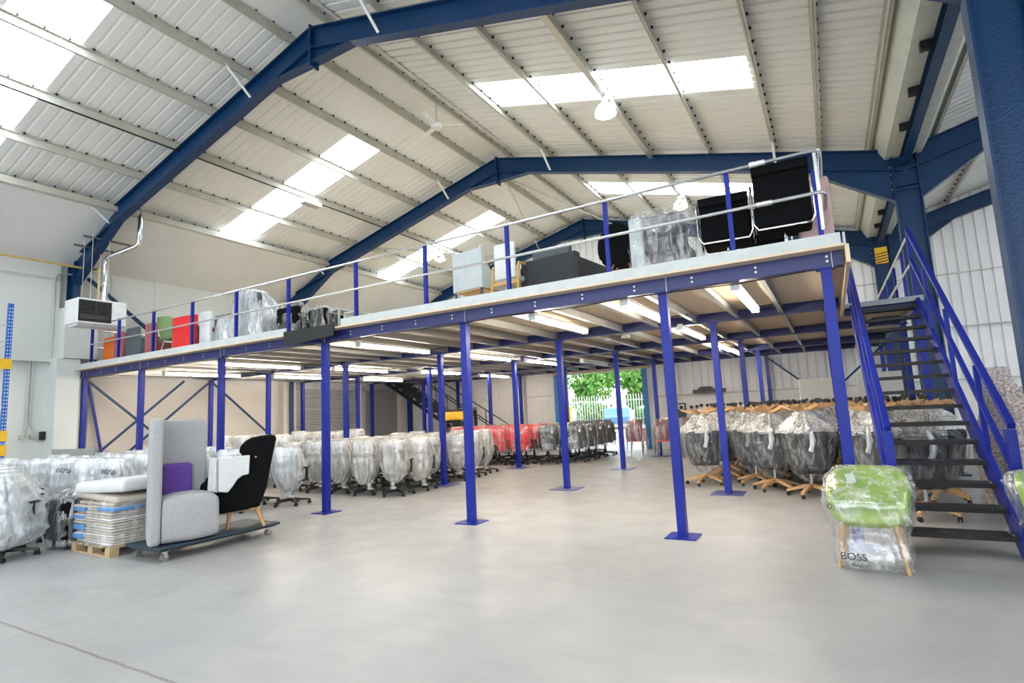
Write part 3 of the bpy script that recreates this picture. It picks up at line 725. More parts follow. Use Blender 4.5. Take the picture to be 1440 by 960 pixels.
# white-bagged chairs behind the pallet and the dolly
pts = []
for j, y in enumerate((6.95,6.2,5.4,4.6)):
    for i in range(6 if j else 5):
        x = -8.75 - .8*i - (0 if j == 0 else .45 if j == 1 else .75 if j == 2 else .9)
        if abs(x+13.2)<.3 and abs(y-6.55)<.55: x -= .35
        if abs(x+10.28)<.3 and abs(y-6.55)<.5: x -= .3
        pts.append((x,y,'office chair in a milky white bag, %s row behind the pallet, %s toward the wall' % (ORD[3-j], ORD[i])))
W1 = field(pW, pts, W_w, 'white-bagged office chairs between pallet and wall', face=.5)
pts = [(-9.05,2.95,'white-bagged office chair alone beside the stacked pallet, castors showing'),(-9.95,3.35,'white-bagged office chair behind the outermost one near the pallet'),
       (-10.9,3.65,'white-bagged office chair between the wall and the outermost pair'),(-11.8,3.85,'white-bagged chair under the blue racking upright'),(-12.7,4.0,'white-bagged chair deepest under the blue racking')]
for o in field(pW, pts, W_l, 'white-bagged chairs before the racking', face=.6): o.scale = (1.1,1.1,1.0)
for (u,v,w_) in ((182,657,'BOSS'),(85,672,'BOSS')):
    d = M.to_3x3() @ camv(u,v); k_ = 4.4/d.y; q = Vector((d.x*k_, 4.4, 0))
    o_ = min(W1, key=lambda o: (o.location-q).length)
    text(w_, .10, o_, (.05,-.375,.86), (PI/2,.1,0))
# red chairs
pts = []
for j in range(3):
    for i in range(4):
        x = -7.75-.68*i; y = 13.85+.8*j
        if abs(x+7.38)<.35 and abs(y-13.02)<.3: y += .3
        pts.append((x,y,'red office chair under clear film, %s row from the aisle, %s from the dark chairs' % (ORD[j], ORD[i])))
for o in field(pR, pts, W_c, 'red office chairs under film', face=.35, jitter=.1): o.scale = (1.2,1.05,1.03)
pts = []
for j in range(6):
    for i in range(2 if j < 4 else 1):
        x = -6.9-.0*i - (.0 if i == 0 else -.0) ; 
        pts.append((-7.0+.55*i*0-.0+(-.0), 14.1+.72*j, 'charcoal office chair under clear film toward the loading door, %s in the line' % ORD[j]) if i == 0 else (-6.35-.0, 14.75+.72*j-.2, 'charcoal office chair beside the line toward the door, %s one' % ORD[j]))
for o in field(pD, pts, W_c, 'charcoal office chairs toward the door', face=.5, jitter=.1): o.scale = (1.2,1.05,1.03)
for p in (pB,pW,pR,pD):
    for o in [c2 for c in p.children for c2 in list(c.children)+[c]]: bpy.data.objects.remove(o)
    bpy.data.objects.remove(p)

# ---------------------------------------------------------------- tub chairs
def tub_mesh(name, m, rx=.31, ry=.29, z0=.40, zs=.46, zback=.80, zarm=.64, th=.045, flare=1.12, n=40, front=.10, lean=.05, e=.75):
    def h(a):   # a=0 at the front (+y), pi at the back
        t = (1-math.cos(a))/2
        s = min(1,max(0,(t-front)/.35)); s = s*s*(3-2*s)
        u = min(1,max(0,(t-.45)/.5)); u = u*u*(3-2*u)
        return zs+.015 + (zarm-zs)*s + (zback-zarm)*u
    def ring(fr, zf, off, lip=0):
        q = []
        for k in range(n):
            a = 2*PI*k/n; hh = h(a); z = z0 + (hh-z0)*zf if zf is not None else z0
            g = 1+(flare-1)*max(0,(z-z0)/(zback-z0))
            c, s = math.sin(a), math.cos(a)
            R1, R2 = rx*fr*g-off, ry*fr*g-off
            q.append((R1*math.copysign(abs(c)**e,c), R2*math.copysign(abs(s)**e,s) - lean*max(0,(z-zs)/(zback-zs))*(1 if s<0 else 0), z+lip))
        return q
    rs = [ring(.55,0,0,-.03), ring(.82,0,0,-.025), ring(.95,.08,0), ring(1,.3,0), ring(1,.6,0), ring(1,.93,0), ring(1,1,.012,.008), ring(1,1,th-.01,.006), ring(1,.9,th), ring(1,.6,th), ring(1,.35,th+.01)]
    rs.append([(x*.9,y*.9,zs) for x,y,z in ring(1,.2,th+.02)]); rs.append([(x*.4,y*.4,zs+.012) for x,y,z in ring(1,.2,th+.02)])
    b = MB(); b.rings(rs, True, True); return b.mesh(name, m, 60)
def shell_obj(t, me, nm='tub_shell'):
    o = bpy.data.objects.new(nm, me); COL.objects.link(o); o.parent = t; return o
TUBBAG = [(.22,.07,-.09,.09,.3),(.27,.14,-.16,.16,.16),(.38,.24,-.25,.27,.07),(.52,.30,-.31,.34,.05),(.70,.35,-.36,.38,.04),(.86,.375,-.39,.38,.04),(.97,.38,-.41,.34,.05),(1.02,.35,-.38,.3,.08)]
def woodstar(t, z=0, up=True):
    base = MB().cyl((0,0,.14),(0,0,.19),.05,.045,12).obj('base', wood, t, True)
    for k in range(5):
        a = 2*PI*k/5+.4; x,y = math.cos(a),math.sin(a)
        b = MB(); b.rings([[(x*d - y*w, y*d + x*w, zz) for w,zz in ((-h,zb),(h,zb),(h,zt),(-h,zt))] for d,h,zb,zt in ((.02,.026,.14,.19),(.18,.026,.11,.16),(.36,.023,.065,.10))]); b.obj('star_leg', wood, base)
        caster_mb(x*.34,y*.34).obj('caster', black, base, True)
    b = MB(); b.cyl((0,0,.17),(0,0,.40),.025,n=10); b.obj('gas_column', chrome, t, True)
GT = tub_mesh('tub_shell', darkg, .27,.26,.38,.47,.96,.86,.045,1.3)
WC = [bag_mesh('plastic_wrap', TUBBAG, film_c, s, jit=.012) for s in (21,22,23)]
film_u = film('film_crumpled', .38, .28, (.84,.83,.81), (9,9,9), shade=.2)
WU = [bag_mesh('plastic_wrap', [(.16,.06,-.06,.06,.35),(.20,.11,-.11,.11,.25),(.28,.19,-.19,.19,.18),(.37,.29,-.29,.29,.14),(.45,.355,-.36,.36,.1),(.50,.36,-.37,.37,.08)], film_u, s, jit=.015) for s in (31,32)]
def swivel(up):
    t = thing('swivel_chair','x','swivel chair',(0,0,0),0,'x'); shell_obj(t,GT); woodstar(t)
    wrap(t, WC[0]); 
    b = MB(); b.tube([(0,-.34,1.04),(.01,-.415,.96),(.015,-.42,.86),(.0,-.415,.78),(-.03,-.41,.70)],[.02,.028,.045,.032,.034],8); b.obj('bag_tail', film_w, t, True)
    return t
sw0 = swivel(True)
GT2 = tub_mesh('tub_shell', darkg, .22,.22,.42,.47,.60,.55)
def inv_proto():
    t = thing('swivel_chair','x','swivel chair',(0,0,0),0,'x'); shell_obj(t,GT2); woodstar(t); wrap(t, WU[0]); return t
sw1 = inv_proto()
spots = [(-2.15,10.75),(-1.30,10.85),(-.95,10.25),(-.40,9.72),(.85,8.36),(.45,9.5),(1.15,9.6),(.35,10.3),
         (-1.95,11.6),(-1.1,11.65),(-.3,11.2),(.5,11.1),(1.15,10.35),(-2.0,12.45),(-1.2,12.5),(-.4,12.2),(.4,11.9),(.95,11.5),(-1.95,13.5),(-1.15,13.4),(-.3,13.2),(.5,12.9),(-2.0,14.4),(-1.1,14.3),(-.2,14.2),(.6,13.9),(1.2,14.1),(-2.0,15.3),(-1.1,15.2),(-.2,15.1),(.7,15.0)]
where = ['at the aisle corner','behind the blue post plate','in the front line, third','in the front line beside the tall post','under the middle of the stairs','under the outer stair stringer','behind the lowest stair treads','beside the outer stringer, one deeper']
r = random.Random(11)
for k,(x,y) in enumerate(spots):
    pos = where[k] if k < 8 else '%s of the deeper ones counted from the aisle' % ORD[k-8]
    sw = {'plastic_wrap': WC[r.randrange(3)]}
    a = r.uniform(-.3,.3)
    dup(sw0,(x,y,0),a+.1,'wooden-based dark tub chair upright in film, '+pos,'upright wooden-based tub chairs',swap=sw)
    if k == 4: continue
    sw = {'plastic_wrap': WU[r.randrange(2)]}
    # the upper chair is turned over on top, castors in the air
    dup(sw1,(x,y,1.45+r.uniform(-.015,.015)),a+r.uniform(0,1),'upside-down wooden-based tub chair, castors up, '+pos,'upturned wooden-based tub chairs',rx=PI,swap=sw)
for p in (sw0, sw1):
    for o in [c2 for c in p.children for c2 in list(c.children)+[c]]: bpy.data.objects.remove(o)
    bpy.data.objects.remove(p)

# ---------------------------------------------------------------- stacked sled chairs by the end wall
def sled():
    t = thing('stacking_chair','x','stacking chair',(0,0,0),0,'x')
    b = MB()
    for s in (-1,1): b.tube([(s*.22,-.2,.44),(s*.25,-.24,.02),(s*.25,.22,.02),(s*.22,.2,.44)],.011,6)
    b.obj('sled_frame', chrome, t, True)
    b = MB(); b.rbox(-.23,.23,-.2,.22,.44,.48,.018,2); b.obj('seat', brred, t, True)
    b = MB(); b.rings([sup(0,-.22-.06*i/4,.22,.015,.5+.06*i,12,.5) for i in range(5)]); b.obj('backrest', dkred, t, True)
    return t
s0 = sled(); r = random.Random(5)
for a_,(x,y) in enumerate(((-5.15,16.2),(-4.25,16.0),(-3.55,16.2),(-3.1,16.7))):
    for k in range(7):
        dup(s0,(x,y-.0+.03*k,.055*k),.0,'sled-framed stacking chair with dark red back, %s up in the stack %s' % (ORD[k],['beside the loading door','second from the door','third from the door','fourth from the door'][a_]),'stacked sled chairs')
    b = MB(); rs=[sup(0,-.02,.3*w,.34*w,z,36,.6,a_,am,r) for z,w,am in ((.44,1,.08),(.6,1,.05),(.8,.96,.05),(1.0,.9,.05),(1.1,.8,.08))]; b.rings(rs,False,True)
    o = b.obj('plastic_cover', film_c, None, True, (x,y,0)); props(o,'clear film hood over the chair stack %s' % ['beside the loading door','second from the door','third from the door','fourth from the door'][a_],'plastic cover','film hoods over stacked chairs')
for o in [c2 for c in s0.children for c2 in list(c.children)+[c]]: bpy.data.objects.remove(o)
bpy.data.objects.remove(s0)
#@@PART3

# ================================================================== FOREGROUND PIECES
# green tub chair in film
def green_chair(loc, rz, label, txt=True, seed=41):
    t = thing('tub_chair', label, 'chair', loc, rz, 'lime green tub chairs')
    shell_obj(t, tub_mesh('tub_shell', greenf, .30,.285,.385,.425,.80,.66,.045,1.13,48,.06,.05,.88))
    b = MB(); b.rings([sup(0,.01,.235*w,.22*w,z,28,.8) for z,w in ((.42,.96),(.44,1),(.455,.97),(.46,.8))]); b.obj('seat_cushion', greenf, t, True)
    for sx,sy in ((1,1),(-1,1),(1,-1),(-1,-1)):
        b = MB(); b.tube([(sx*.19,sy*.17,.42),(sx*.25,sy*.235,0)],[.026,.015],10); b.obj('leg', wood, t, True)
    r = random.Random(seed); ph = 1.2; rs = []
    prof = [(.015,.20,-.1,.20,.16),(.03,.27,-.2,.30,.13),(.09,.29,-.25,.33,.08),(.2,.27,-.24,.30,.06),(.32,.29,-.26,.30,.05),(.43,.335,-.31,.325,.035),(.56,.345,-.35,.33,.03),(.66,.355,-.375,.24,.03),(.76,.335,-.385,.0,.03),(.815,.27,-.38,-.2,.03),(.83,.15,-.36,-.27,.04)]
    me = bag_mesh('plastic_wrap', prof, film_x, seed, n=72, jit=.01); wrap(t, me)
    tg = tagobj(t, .14, -.245, .715, .075, .1); tg.rotation_euler = (-.1,.2,.1)
    if txt:
        text('BOSS', .085, t, (.12,.365,.11), (PI/2,0,PI)); text('design', .038, t, (.1,.365,.06), (PI/2,.1,PI))
        text('OSS', .07, t, (.25,.275,.50), (PI/2-.1,.12,PI-.6))
    return t
green_chair((.18,5.99,0), PI-.12, 'lime green tub chair in clear film standing alone before the stairs')
green_chair((1.53,5.74,0), PI+.5, 'lime green tub chair in film past the stair foot, mostly cut off', txt=False, seed=44)

# dolly with booth seat and wing chair
dl = thing('platform_dolly', 'low dark blue furniture dolly on four steel castors', 'dolly')
b = MB(); b.rbox(-7.4,-6.66,3.55,5.12,.135,.17,.012,2); b.obj('deck_board', navyd, dl)
b = MB(); b.box(-7.36,-6.70,3.58,5.08,.118,.135); b.obj('edge_frame', navyd, dl)
for x,y in ((-7.32,3.66),(-6.76,3.66),(-7.32,5.0),(-6.76,5.0)):
    b = MB(); 
    for s in (-1,1): b.cyl((x+s*.006,y,.04),(x+s*.022,y,.04),.04,n=16)
    w_ = b.obj('caster', mat('castor_grey',(.25,.25,.25),.4), dl, True)
    b = MB(); b.bar((x-.03,y,.04),(x-.03,y,.115),.035,.006,(1,0,0)); b.bar((x+.03,y,.04),(x+.03,y,.115),.035,.006,(1,0,0)); b.box(x-.04,x+.04,y-.035,y+.035,.108,.118); b.obj('fork', chrome, w_)
bo = thing('booth_seat', 'tall light grey upholstered booth seat with purple back cushion on the dolly', 'booth seat', (-6.98,3.93,.17), -.44)
# local: occupant faces +y, viewer stands to +x
b = MB(); b.rbox(-.34,.32,-.32,-.19,0,1.45,.045,5); b.obj('back_panel', greyf, bo, 50)
b = MB()
pts_ = [(-.19,.02),(.31,.02)]+[(.31-.09+.09*math.cos(a),1.43-.09+.09*math.sin(a)) for a in [k*PI/2/6 for k in range(7)]]+[(-.19,1.43)]
b.prism(pts_,-.36,-.25,'x'); o = b.obj('side_panel', greyf, bo); md = o.modifiers.new('soft','BEVEL'); md.width = .022; md.segments = 3
b = MB(); rs = []
for i,(y,zt,w) in enumerate(((-.185,.50,.30),(-.17,.52,.305),(-.05,.545,.31),(.12,.55,.31),(.26,.54,.30),(.36,.51,.285),(.40,.47,.27),(.405,.43,.26))):
    zb = .0 + max(0,(i-3))*.012
    q = []
    hx = w; cz = (zt+zb)/2; hz = (zt-zb)/2
    for k in range(28):
        a = 2*PI*k/28; c,s = math.cos(a),math.sin(a)
        q.append((-.0+hx*math.copysign(abs(c)**.3,c), y, cz+hz*math.copysign(abs(s)**.3,s)))
    rs.append(q)
b.rings(rs); b.obj('seat', greyf, bo, 50)
b = MB(); b.rbox(-.25,.27,-.19,.13,.50,.86,.05,5,Matrix.Translation((0,0,0))); 
b = MB(); b.rbox(-.245,-.14,-.185,.15,.5,.89,.045,5); b.obj('cushion', purple, bo, 50)
# wing chair, occupant faces -y (towards the booth), viewer to +x
WZ = .92
wc = thing('wing_chair', 'black high-back wing chair with light wooden legs on the dolly', 'wing chair', (-7.0,4.75,.17), -.60)
sil = [(-.42,.26),(-.46,.45),(-.45,.60),(-.37,.67),(-.28,.70),(-.20,.70),(-.12,.66),(-.06,.70),(.02,.76)]
sil2 = [(.02,.93),(-.02,.98),(.0,1.04),(.06,1.10),(.14,1.14),(.26,1.16),(.40,1.17),(.425,1.14),(.41,1.03),(.36,.8),(.29,.45),(.22,.30),(.1,.24),(-.2,.22)]
for s in (-1,1):
    b = MB(); b.prism(sil+sil2, s*.31-.03, s*.31+.03, 'x'); o = b.obj('side_wing', blackf, wc); md = o.modifiers.new('soft','BEVEL'); md.width = .025; md.segments = 3
b = MB(); rs=[]
for z,y in ((.3,.20),(.5,.27),(.75,.31),(1.0,.355),(1.12,.38),(1.16,.385)): rs.append(sup(0,y,.31,.055 if z<1.15 else .03,z,28,.4))
b.rings(rs); b.obj('backrest', blackf, wc, 50)
b = MB(); b.rbox(-.29,.29,-.40,.24,.24,.44,.05,4); b.obj('seat', blackf, wc, 50)
b = MB(); b.cyl((.342,.18,.90),(.348,.18,.90),.012,n=10); b.obj('button', wood, wc)
b = MB()
for x in (-.24,.24): b.bar((x,-.32,.215),(x,.24,.24),.045,.035,(0,0,1))
b.bar((-.24,-.3,.215),(.24,-.3,.215),.045,.035); b.bar((-.24,.2,.235),(.24,.2,.235),.045,.035); b.obj('base_frame', wood, wc)
for x,y,dy in ((-.24,-.12,-.02),(.24,-.12,-.02),(-.24,.2,.09),(.24,.2,.09)):
    b = MB(); b.tube([(x,y,.22),(x*1.02,y+dy,0)],[.028,.019],10); b.obj('leg', wood, wc, True)
ws = thing('foam_cover', 'folded white foam sheet draped over the wing chair arm', 'foam sheet', (-7.0,4.75,.17), -.60)
b = MB(); b.prism([(-.25,.50),(-.14,.48),(-.08,.56),(-.03,.64),(.03,.68),(.10,.69),(.11,.93),(-.25,.92)], .35, .40, 'x'); o=b.obj('outer_flap', card2, ws); md=o.modifiers.new('soft','BEVEL'); md.width=.012; md.segments=2
b = MB(); b.prism([(-.37,.52),(-.255,.49),(-.255,.92),(-.35,.93)], .33, .36, 'x'); b.prism([(-.31,.54),(-.28,.51),(-.27,.91),(-.33,.92)], .36, .40, 'x'); o=b.obj('folded_flap', card2, ws)
b = MB(); b.box(-.1,.36,-.25,-.1,.91,.925); b.obj('top_flap', card2, ws)

# pallet with stacked sheets
pa = thing('wooden_pallet', 'wooden pallet under the wrapped stack of sheets', 'pallet', (-8.12,3.98,0), -.02)
for y in (-.42,0,.42):
    b = MB(); b.box(-.5,.5,y-.05,y+.05,0,.02); b.obj('runner', pale_w, pa)
    for x in (-.44,0,.44):
        b = MB(); b.box(x-.06,x+.06,y-.05,y+.05,.02,.10); b.obj('block', pale_w, pa)
for k in range(6):
    b = MB(); x = -.5+k*.18; b.box(x,x+.1,-.47,.47,.10,.12); b.obj('top_slat', pale_w, pa)
r = random.Random(9); z = .12
for k in range(15):
    h = .034+r.uniform(-.006,.008); w = .48+r.uniform(-.035,.02)
    T = Matrix.Translation((-8.12+r.uniform(-.02,.02),3.98+r.uniform(-.02,.02),0)) @ Matrix.Rotation(r.uniform(-.04,.04),4,'Z')
    b = MB(); b.rbox(-w,w,-.45,.45,z,z+h*.85,.012,2,T)
    o = b.obj('foam_board', card if k%3 else card2, smooth=50)
    props(o,'wrapped flat board in the pallet stack, %s layer up from the pallet' % ORD[k],'board','boards stacked on the pallet'); z += h
b = MB()
for zz in (.16,.27,.40,.5): b.rbox(-.5,-.22,-.455,-.30,zz,zz+.07,.015,2)
b.rbox(.1,.5,-.46,.1,.53,.575,.015,2)
o = b.obj('blue_sleeve', bluef, None, 50, (-8.12,3.97,0)); props(o,'blue film sleeves showing among the boards on the pallet','film'); o['kind']='stuff'
T = Matrix.Translation((-8.12,4.0,z+.01)) @ Matrix.Rotation(.05,4,'Y')
b = MB(); b.rbox(-.52,.5,-.46,.48,0,.08,.03,3,T); props(b.obj('card_bundle', card, smooth=50),'pale card bundle lying above the boards on the pallet','card bundle')
T = Matrix.Translation((-8.10,4.0,z+.10)) @ Matrix.Rotation(-.04,4,'Y') @ Matrix.Rotation(.08,4,'Z')
b = MB(); b.rbox(-.5,.52,-.48,.5,0,.15,.06,4,T)
wb = b.obj('foam_bundle', card2, smooth=50); props(wb,'thick white foam bundle in film on top of the pallet stack','foam bundle')
wm = bag_mesh('plastic_cover', [(.10,.53,-.5,.5,.03),(.2,.515,-.48,.48,.012),(.4,.51,-.475,.475,.012),(.6,.515,-.48,.48,.015),(.66,.5,-.46,.46,.02)], film_c, 51, 90)
o = bpy.data.objects.new('plastic_cover', wm); COL.objects.link(o); o.location=(-8.12,3.98,0); props(o,'stretch film wound round the board stack on the pallet','plastic film')
# dark bagged piece behind pallet
t = thing('ottoman','black fabric stool in film between pallet and white bagged chairs','stool',(-9.0,3.72,0))
b = MB(); b.rbox(-.28,.28,-.28,.28,.10,.62,.07,5); b.obj('seat', blackf, t, 50)
for sx in (-1,1):
    for sy_ in (-1,1): b = MB(); b.cyl((sx*.18,sy_*.18,0),(sx*.18,sy_*.18,.14),.02); b.obj('leg', black, t)
wrap(t, bag_mesh('plastic_wrap',[(.05,.29,-.30,.30,.07),(.2,.32,-.32,.32,.04),(.45,.32,-.32,.32,.04),(.66,.29,-.29,.29,.06),(.76,.12,-.12,.12,.3)],film_c,61))
# grey panel behind the white chairs
t = thing('desk_screen','grey desk screen standing behind the white bagged chairs by the corner post','screen',(-14.45,5.82,0),.0)
b = MB(); b.rbox(-.95,.95,-.02,.02,.3,1.15,.012,2); b.obj('panel', mat('screen_grey',(.36,.38,.37),.6), t)
for x in (-.8,.8): b = MB(); b.box(x-.03,x+.03,-.25,.25,0,.02); b.box(x-.02,x+.02,-.02,.02,.02,.32); b.obj('foot', galv, t)

# speckled blankets leaning beyond the stair
r = random.Random(4)
BL = [(1.68,8.9,1.75,.24,'tallest speckled transit blanket roll standing beyond the stairs'),(1.80,8.3,1.5,.2,'speckled transit blanket roll beside the taller one beyond the stairs'),(1.62,7.7,1.15,.19,'short speckled transit blanket roll close behind the stair stringer')]
for x,y,h,w,lab in BL:
    rs = []
    for i in range(12):
        t_ = i/11; rs.append(sup(.04*math.sin(i)+.1*t_,0,w*(1-.35*t_**3)+r.uniform(-.015,.015),w*.7*(1-.3*t_**3),h*t_,32,.8,i*.4,.07,r))
    b = MB(); b.rings(rs); props(b.obj('transit_blanket', blankm, None, 60, (x,y,0)),lab,'blanket','speckled transit blankets')
# grey screens by the far wall on the right
for k,(x,y,w,h,rz) in enumerate(((-.2,15.9,.5,1.95,.0),(1.0,15.6,.45,2.0,-.1))):
    t = thing('partition_screen',['pale grey partition screen behind the upturned chairs','pale grey partition screen behind the stair landing posts'][k],'screen',(x,y,0),rz,'grey partition screens')
    b = MB(); b.rbox(-w,w,-.03,.03,.05,h,.015,2); b.obj('panel', mat('screen_pale',(.5,.5,.48),.6), t)
    for s in (-1,1): b = MB(); b.box(s*w*.8-.03,s*w*.8+.03,-.2,.2,0,.05); b.obj('foot', galv, t)
# things beyond the stairs on the right
for k,(x,y) in enumerate(((2.7,9.6),(3.4,10.6),(2.9,11.8),(4.2,11.5),(3.9,9.0),(3.1,13.3),(4.6,13.0))):
    t = thing('swivel_chair','bagged dark chair in the neighbouring bay beyond the stairs, %s deep' % ORD[k],'swivel chair',(x,y,0),k*.7,'bagged chairs in the neighbouring bay')
    shell_obj(t,GT); woodstar(t); wrap(t, WC[k%3])
# ================================================================== WALL SERVICES
ht = thing('unit_heater','white gas unit heater with black louvres hanging over the mezzanine corner','heater',(0,0,0))
X = -14.35; Y0, Y1 = 5.74, 6.74; Z0, Z1 = 3.93, 4.50
b = MB(); b.rbox(X-.62,X,Y0,Y1,Z0,Z1,.015,2); b.obj('casing', mat('heater_white',(.82,.83,.83),.35), ht)
b = MB(); b.box(X,X+.004,Y0+.02,Y0+.68,Z0+.04,Z1-.04); lv = b.obj('louvre_opening', black, ht)
b = MB()
for k in range(8):
    z = Z0+.09+k*.057; b.bar((X+.012,Y0+.04,z),(X+.012,Y0+.66,z),.035,.006,(1,0,.6))
b.box(X+.004,X+.03,Y0+.34,Y0+.36,Z0+.05,Z1-.05)
b.obj('louvre_blades', mat('louvre_black',(.03,.03,.032),.35), lv)
b = MB(); b.box(X+.004,X+.03,Y0+.05,Y0+.62,Z0+.165,Z0+.175); b.box(X+.004,X+.03,Y0+.05,Y0+.62,Z0+.12,Z0+.13); b.obj('louvre_bar', chrome, lv)
b = MB(); b.prism([(X-.6,Z0),(X-.02,Z0),(X-.12,Z0-.05),(X-.5,Z0-.05)],Y0+.05,Y1-.05,'y'); b.obj('bottom_tray', white, ht)
for (x,y) in ((X-.1,Y0+.28),(X-.1,Y0+.62),(X-.5,Y0+.28),(X-.5,Y0+.62)):
    b = MB(); b.cyl((x,y,Z1),(x,y,roofz(x,-.5)+.0 if x<-14.6 else roofz(x,-.47)),.006,n=6); b.obj('hanger_rod', galv, ht)
fp = thing('flue_pipe','shiny metal flue pipe rising from the heater through the roof','flue pipe')
fx = X-.35
b = MB(); b.tube([(fx,6.4,Z1),(fx,6.4,5.52),(fx,6.44,5.60),(fx+.07,6.46,5.64),(-14.08,6.74,5.84),(-14.02,6.78,5.90),(-14.0,6.79,6.0),(-14.0,6.79,6.72)],.055,14); b.obj('pipe', chrome, fp, True)
for p,q in (((fx,6.4,5.45),(fx,6.4,5.5)),((-14.0,6.79,6.06),(-14.0,6.79,6.11)),((fx,6.4,4.95),(fx,6.4,4.99))):
    b = MB(); b.cyl(p,q,.062,n=14); b.obj('collar', chrome, fp, True)
for k,x in enumerate((-14.95,-14.5)):
    b = MB(); z = roofz(x,-.62) if x>-14.6 else roofz(x,-.62)+.0; b.box(x-.02,x+.02,5.85,6.85,z,z+.04)
    props(b.obj('hanger_channel', mat('dark_steel',(.12,.12,.12),.4,.6)),['galvanised channel under the roof frame, lower one above the heater','galvanised channel under the roof frame, upper one above the heater'][k],'channel','channels above the heater')
b = MB(); b.tube([(-15.55,1,5.48),(-15.55,6.5,5.48),(-15.2,6.55,5.46),(-14.95,6.4,5.40),(-14.92,6.38,5.3),(-14.92,6.38,4.52)],.028,8); props(b.obj('gas_pipe', ypipe, smooth=True),'yellow gas pipe running along the wall down to the heater','pipe')
b = MB(); b.tube([(-16.04,5.93,3.32),(-16.04,5.93,5.25),(-16.04,6.0,5.36),(-15.98,6.25,5.38)],.018,8); props(b.obj('conduit', galv, smooth=True),'steel conduit climbing the upper wall beside the heater','conduit')
b = MB()
for dy in (0,.07): b.tube([(-16.17,5.58+dy,3.18),(-16.17,5.58+dy,1.75),(-16.17,5.55+dy*2.4,1.6),(-16.17,5.55+dy*2.4,1.5)],.016,8)
props(b.obj('conduit', galv, smooth=True),'twin steel conduits dropping to sockets below the wall ledge','conduit')
t = thing('socket_box','metal switch and socket boxes on the lower side wall','socket')
for y,w in ((5.46,.1),(5.66,.1)): b = MB(); b.rbox(-16.2,-16.12,y,y+w,1.4,1.5,.01,2); b.obj('back_box', galv, t)
b = MB(); b.rbox(-16.2,-16.13,5.84,6.0,1.36,1.56,.01,2); b.obj('switch_plate', black, t)
b = MB(); b.bar((-16.0,6.6,5.35),(-16.0,8.6,3.75),.05,.14,(1,0,0)); props(b.obj('wall_brace', navy),'dark blue diagonal bracing on the side wall behind the heater','brace')
b = MB(); b.bar((-16.0,12.8,5.0),(-16.0,14.6,3.5),.05,.1,(1,0,0)); props(b.obj('wall_brace', navy),'dark blue diagonal bracing on the side wall beyond the mid frame','brace')
b = MB(); b.tube([(-15.6,11.9,4.75),(-15.6,11.9,5.05),(-15.6,12.1,5.12),(-15.6,12.9,5.0),(-15.6,12.9,4.6)],.04,8); props(b.obj('black_pipe', black, smooth=True),'bent black pipe at the foot of the mid roof frame','pipe')
# racking upright on the far left
rk = thing('pallet_rack','blue perforated racking upright with yellow beams beside the wall','pallet rack')
for y,nm in ((4.8,0),(3.9,1)):
    b = MB(); b.box(-15.04,-14.98,y-.045,y+.045,0,4.3); u = b.obj('upright', rackb, rk)
    b = MB()
    z = .2
    while z < 4.25: b.box(-14.979,-14.974,y-.03,y-.014,z,z+.03); b.box(-14.979,-14.974,y+.014,y+.03,z,z+.03); z += .075
    b.obj('slots', white, u)
for z0_,z1_ in ((3.95,3.6),(3.6,3.2),(3.2,2.8),(2.2,1.7)):
    b = MB(); b.bar((-15.0,4.78,z0_-.1),(-15.0,3.92,z1_),.03,.03); b.obj('lattice_strut', galv, rk)
for z in (2.95,1.45,1.15):
    b = MB(); b.box(-15.05,-15.0,1.6,4.73,z,z+.12); bm_ = b.obj('rack_beam', yellow, rk)
    b = MB(); b.box(-15.0,-14.96,4.66,4.86,z-.06,z+.16); b.obj('beam_connector', yellow, bm_)

# ================================================================== ROOF FITTINGS
def highbay(x,y,lit,lab):
    t = thing('high_bay_lamp',lab,'lamp',(x,y,roofz(x)-.08),0,'high bay lamps')
    b = MB(); b.cyl((0,0,-.12),(0,0,.06),.06,.06,12); b.obj('gear_box', white, t, True)
    b = MB(); rs=[[(R*math.cos(2*PI*k/24),R*math.sin(2*PI*k/24),z) for k in range(24)] for R,z in ((.07,-.12),(.13,-.17),(.19,-.26),(.21,-.34),(.2,-.34),(.18,-.26),(.12,-.18),(.06,-.14))]
    b.rings(rs,False,False); b.obj('reflector', mat('reflector_alu',(.8,.8,.8),.25,.8), t, True)
    b = MB(); b.sphere((0,0,-.30),(.1,.1,.12),16,10); b.obj('bulb', lampm if lit else white, t, True)
    return t
highbay(-3.12,9.45,True,'bright round high bay lamp beside the near stair-side roof light')
highbay(-3.12,15.4,True,'bright round high bay lamp far down the stair-side roof slope')
highbay(-11.52,15.4,True,'glowing high bay lamp under the far wall-side roof light')
t = thing('control_gear_box','unlit white box fitting below the middle wall-side roof light','light fitting',(-11.52,9.75,roofz(-11.52)-.04))
b = MB(); b.rbox(-.13,.13,-.28,.28,-.12,-.0,.01,2); b.obj('casing', white, t); b = MB(); b.box(-.1,.1,-.25,.25,-.125,-.12); b.obj('diffuser', mat('diffuser_grey',(.5,.5,.48),.4), t)
fn = thing('ceiling_fan','white three-blade ceiling fan hanging below the ridge','ceiling fan',(-6.97,9.35,7.85))
b = MB(); b.cyl((0,0,.05),(0,0,.5),.012,n=8); b.obj('down_rod', galv, fn)
b = MB(); b.rings([[(R*math.cos(2*PI*k/20),R*math.sin(2*PI*k/20),z) for k in range(20)] for R,z in ((.03,-.06),(.11,-.05),(.13,0),(.11,.05),(.03,.07))]); b.obj('motor_housing', white, fn, True)
for k,a in enumerate((2.75,.55,-1.35)):
    b = MB(); Rz = Matrix.Rotation(a,4,'Z'); b.box(.12,.62,-.055,.055,-.006,.006,Rz@Matrix.Rotation(.2,4,'X')); b.bar(Rz@Vector((.08,0,0)),Rz@Vector((.2,0,0)),.03,.01); b.obj('blade', white, fn)

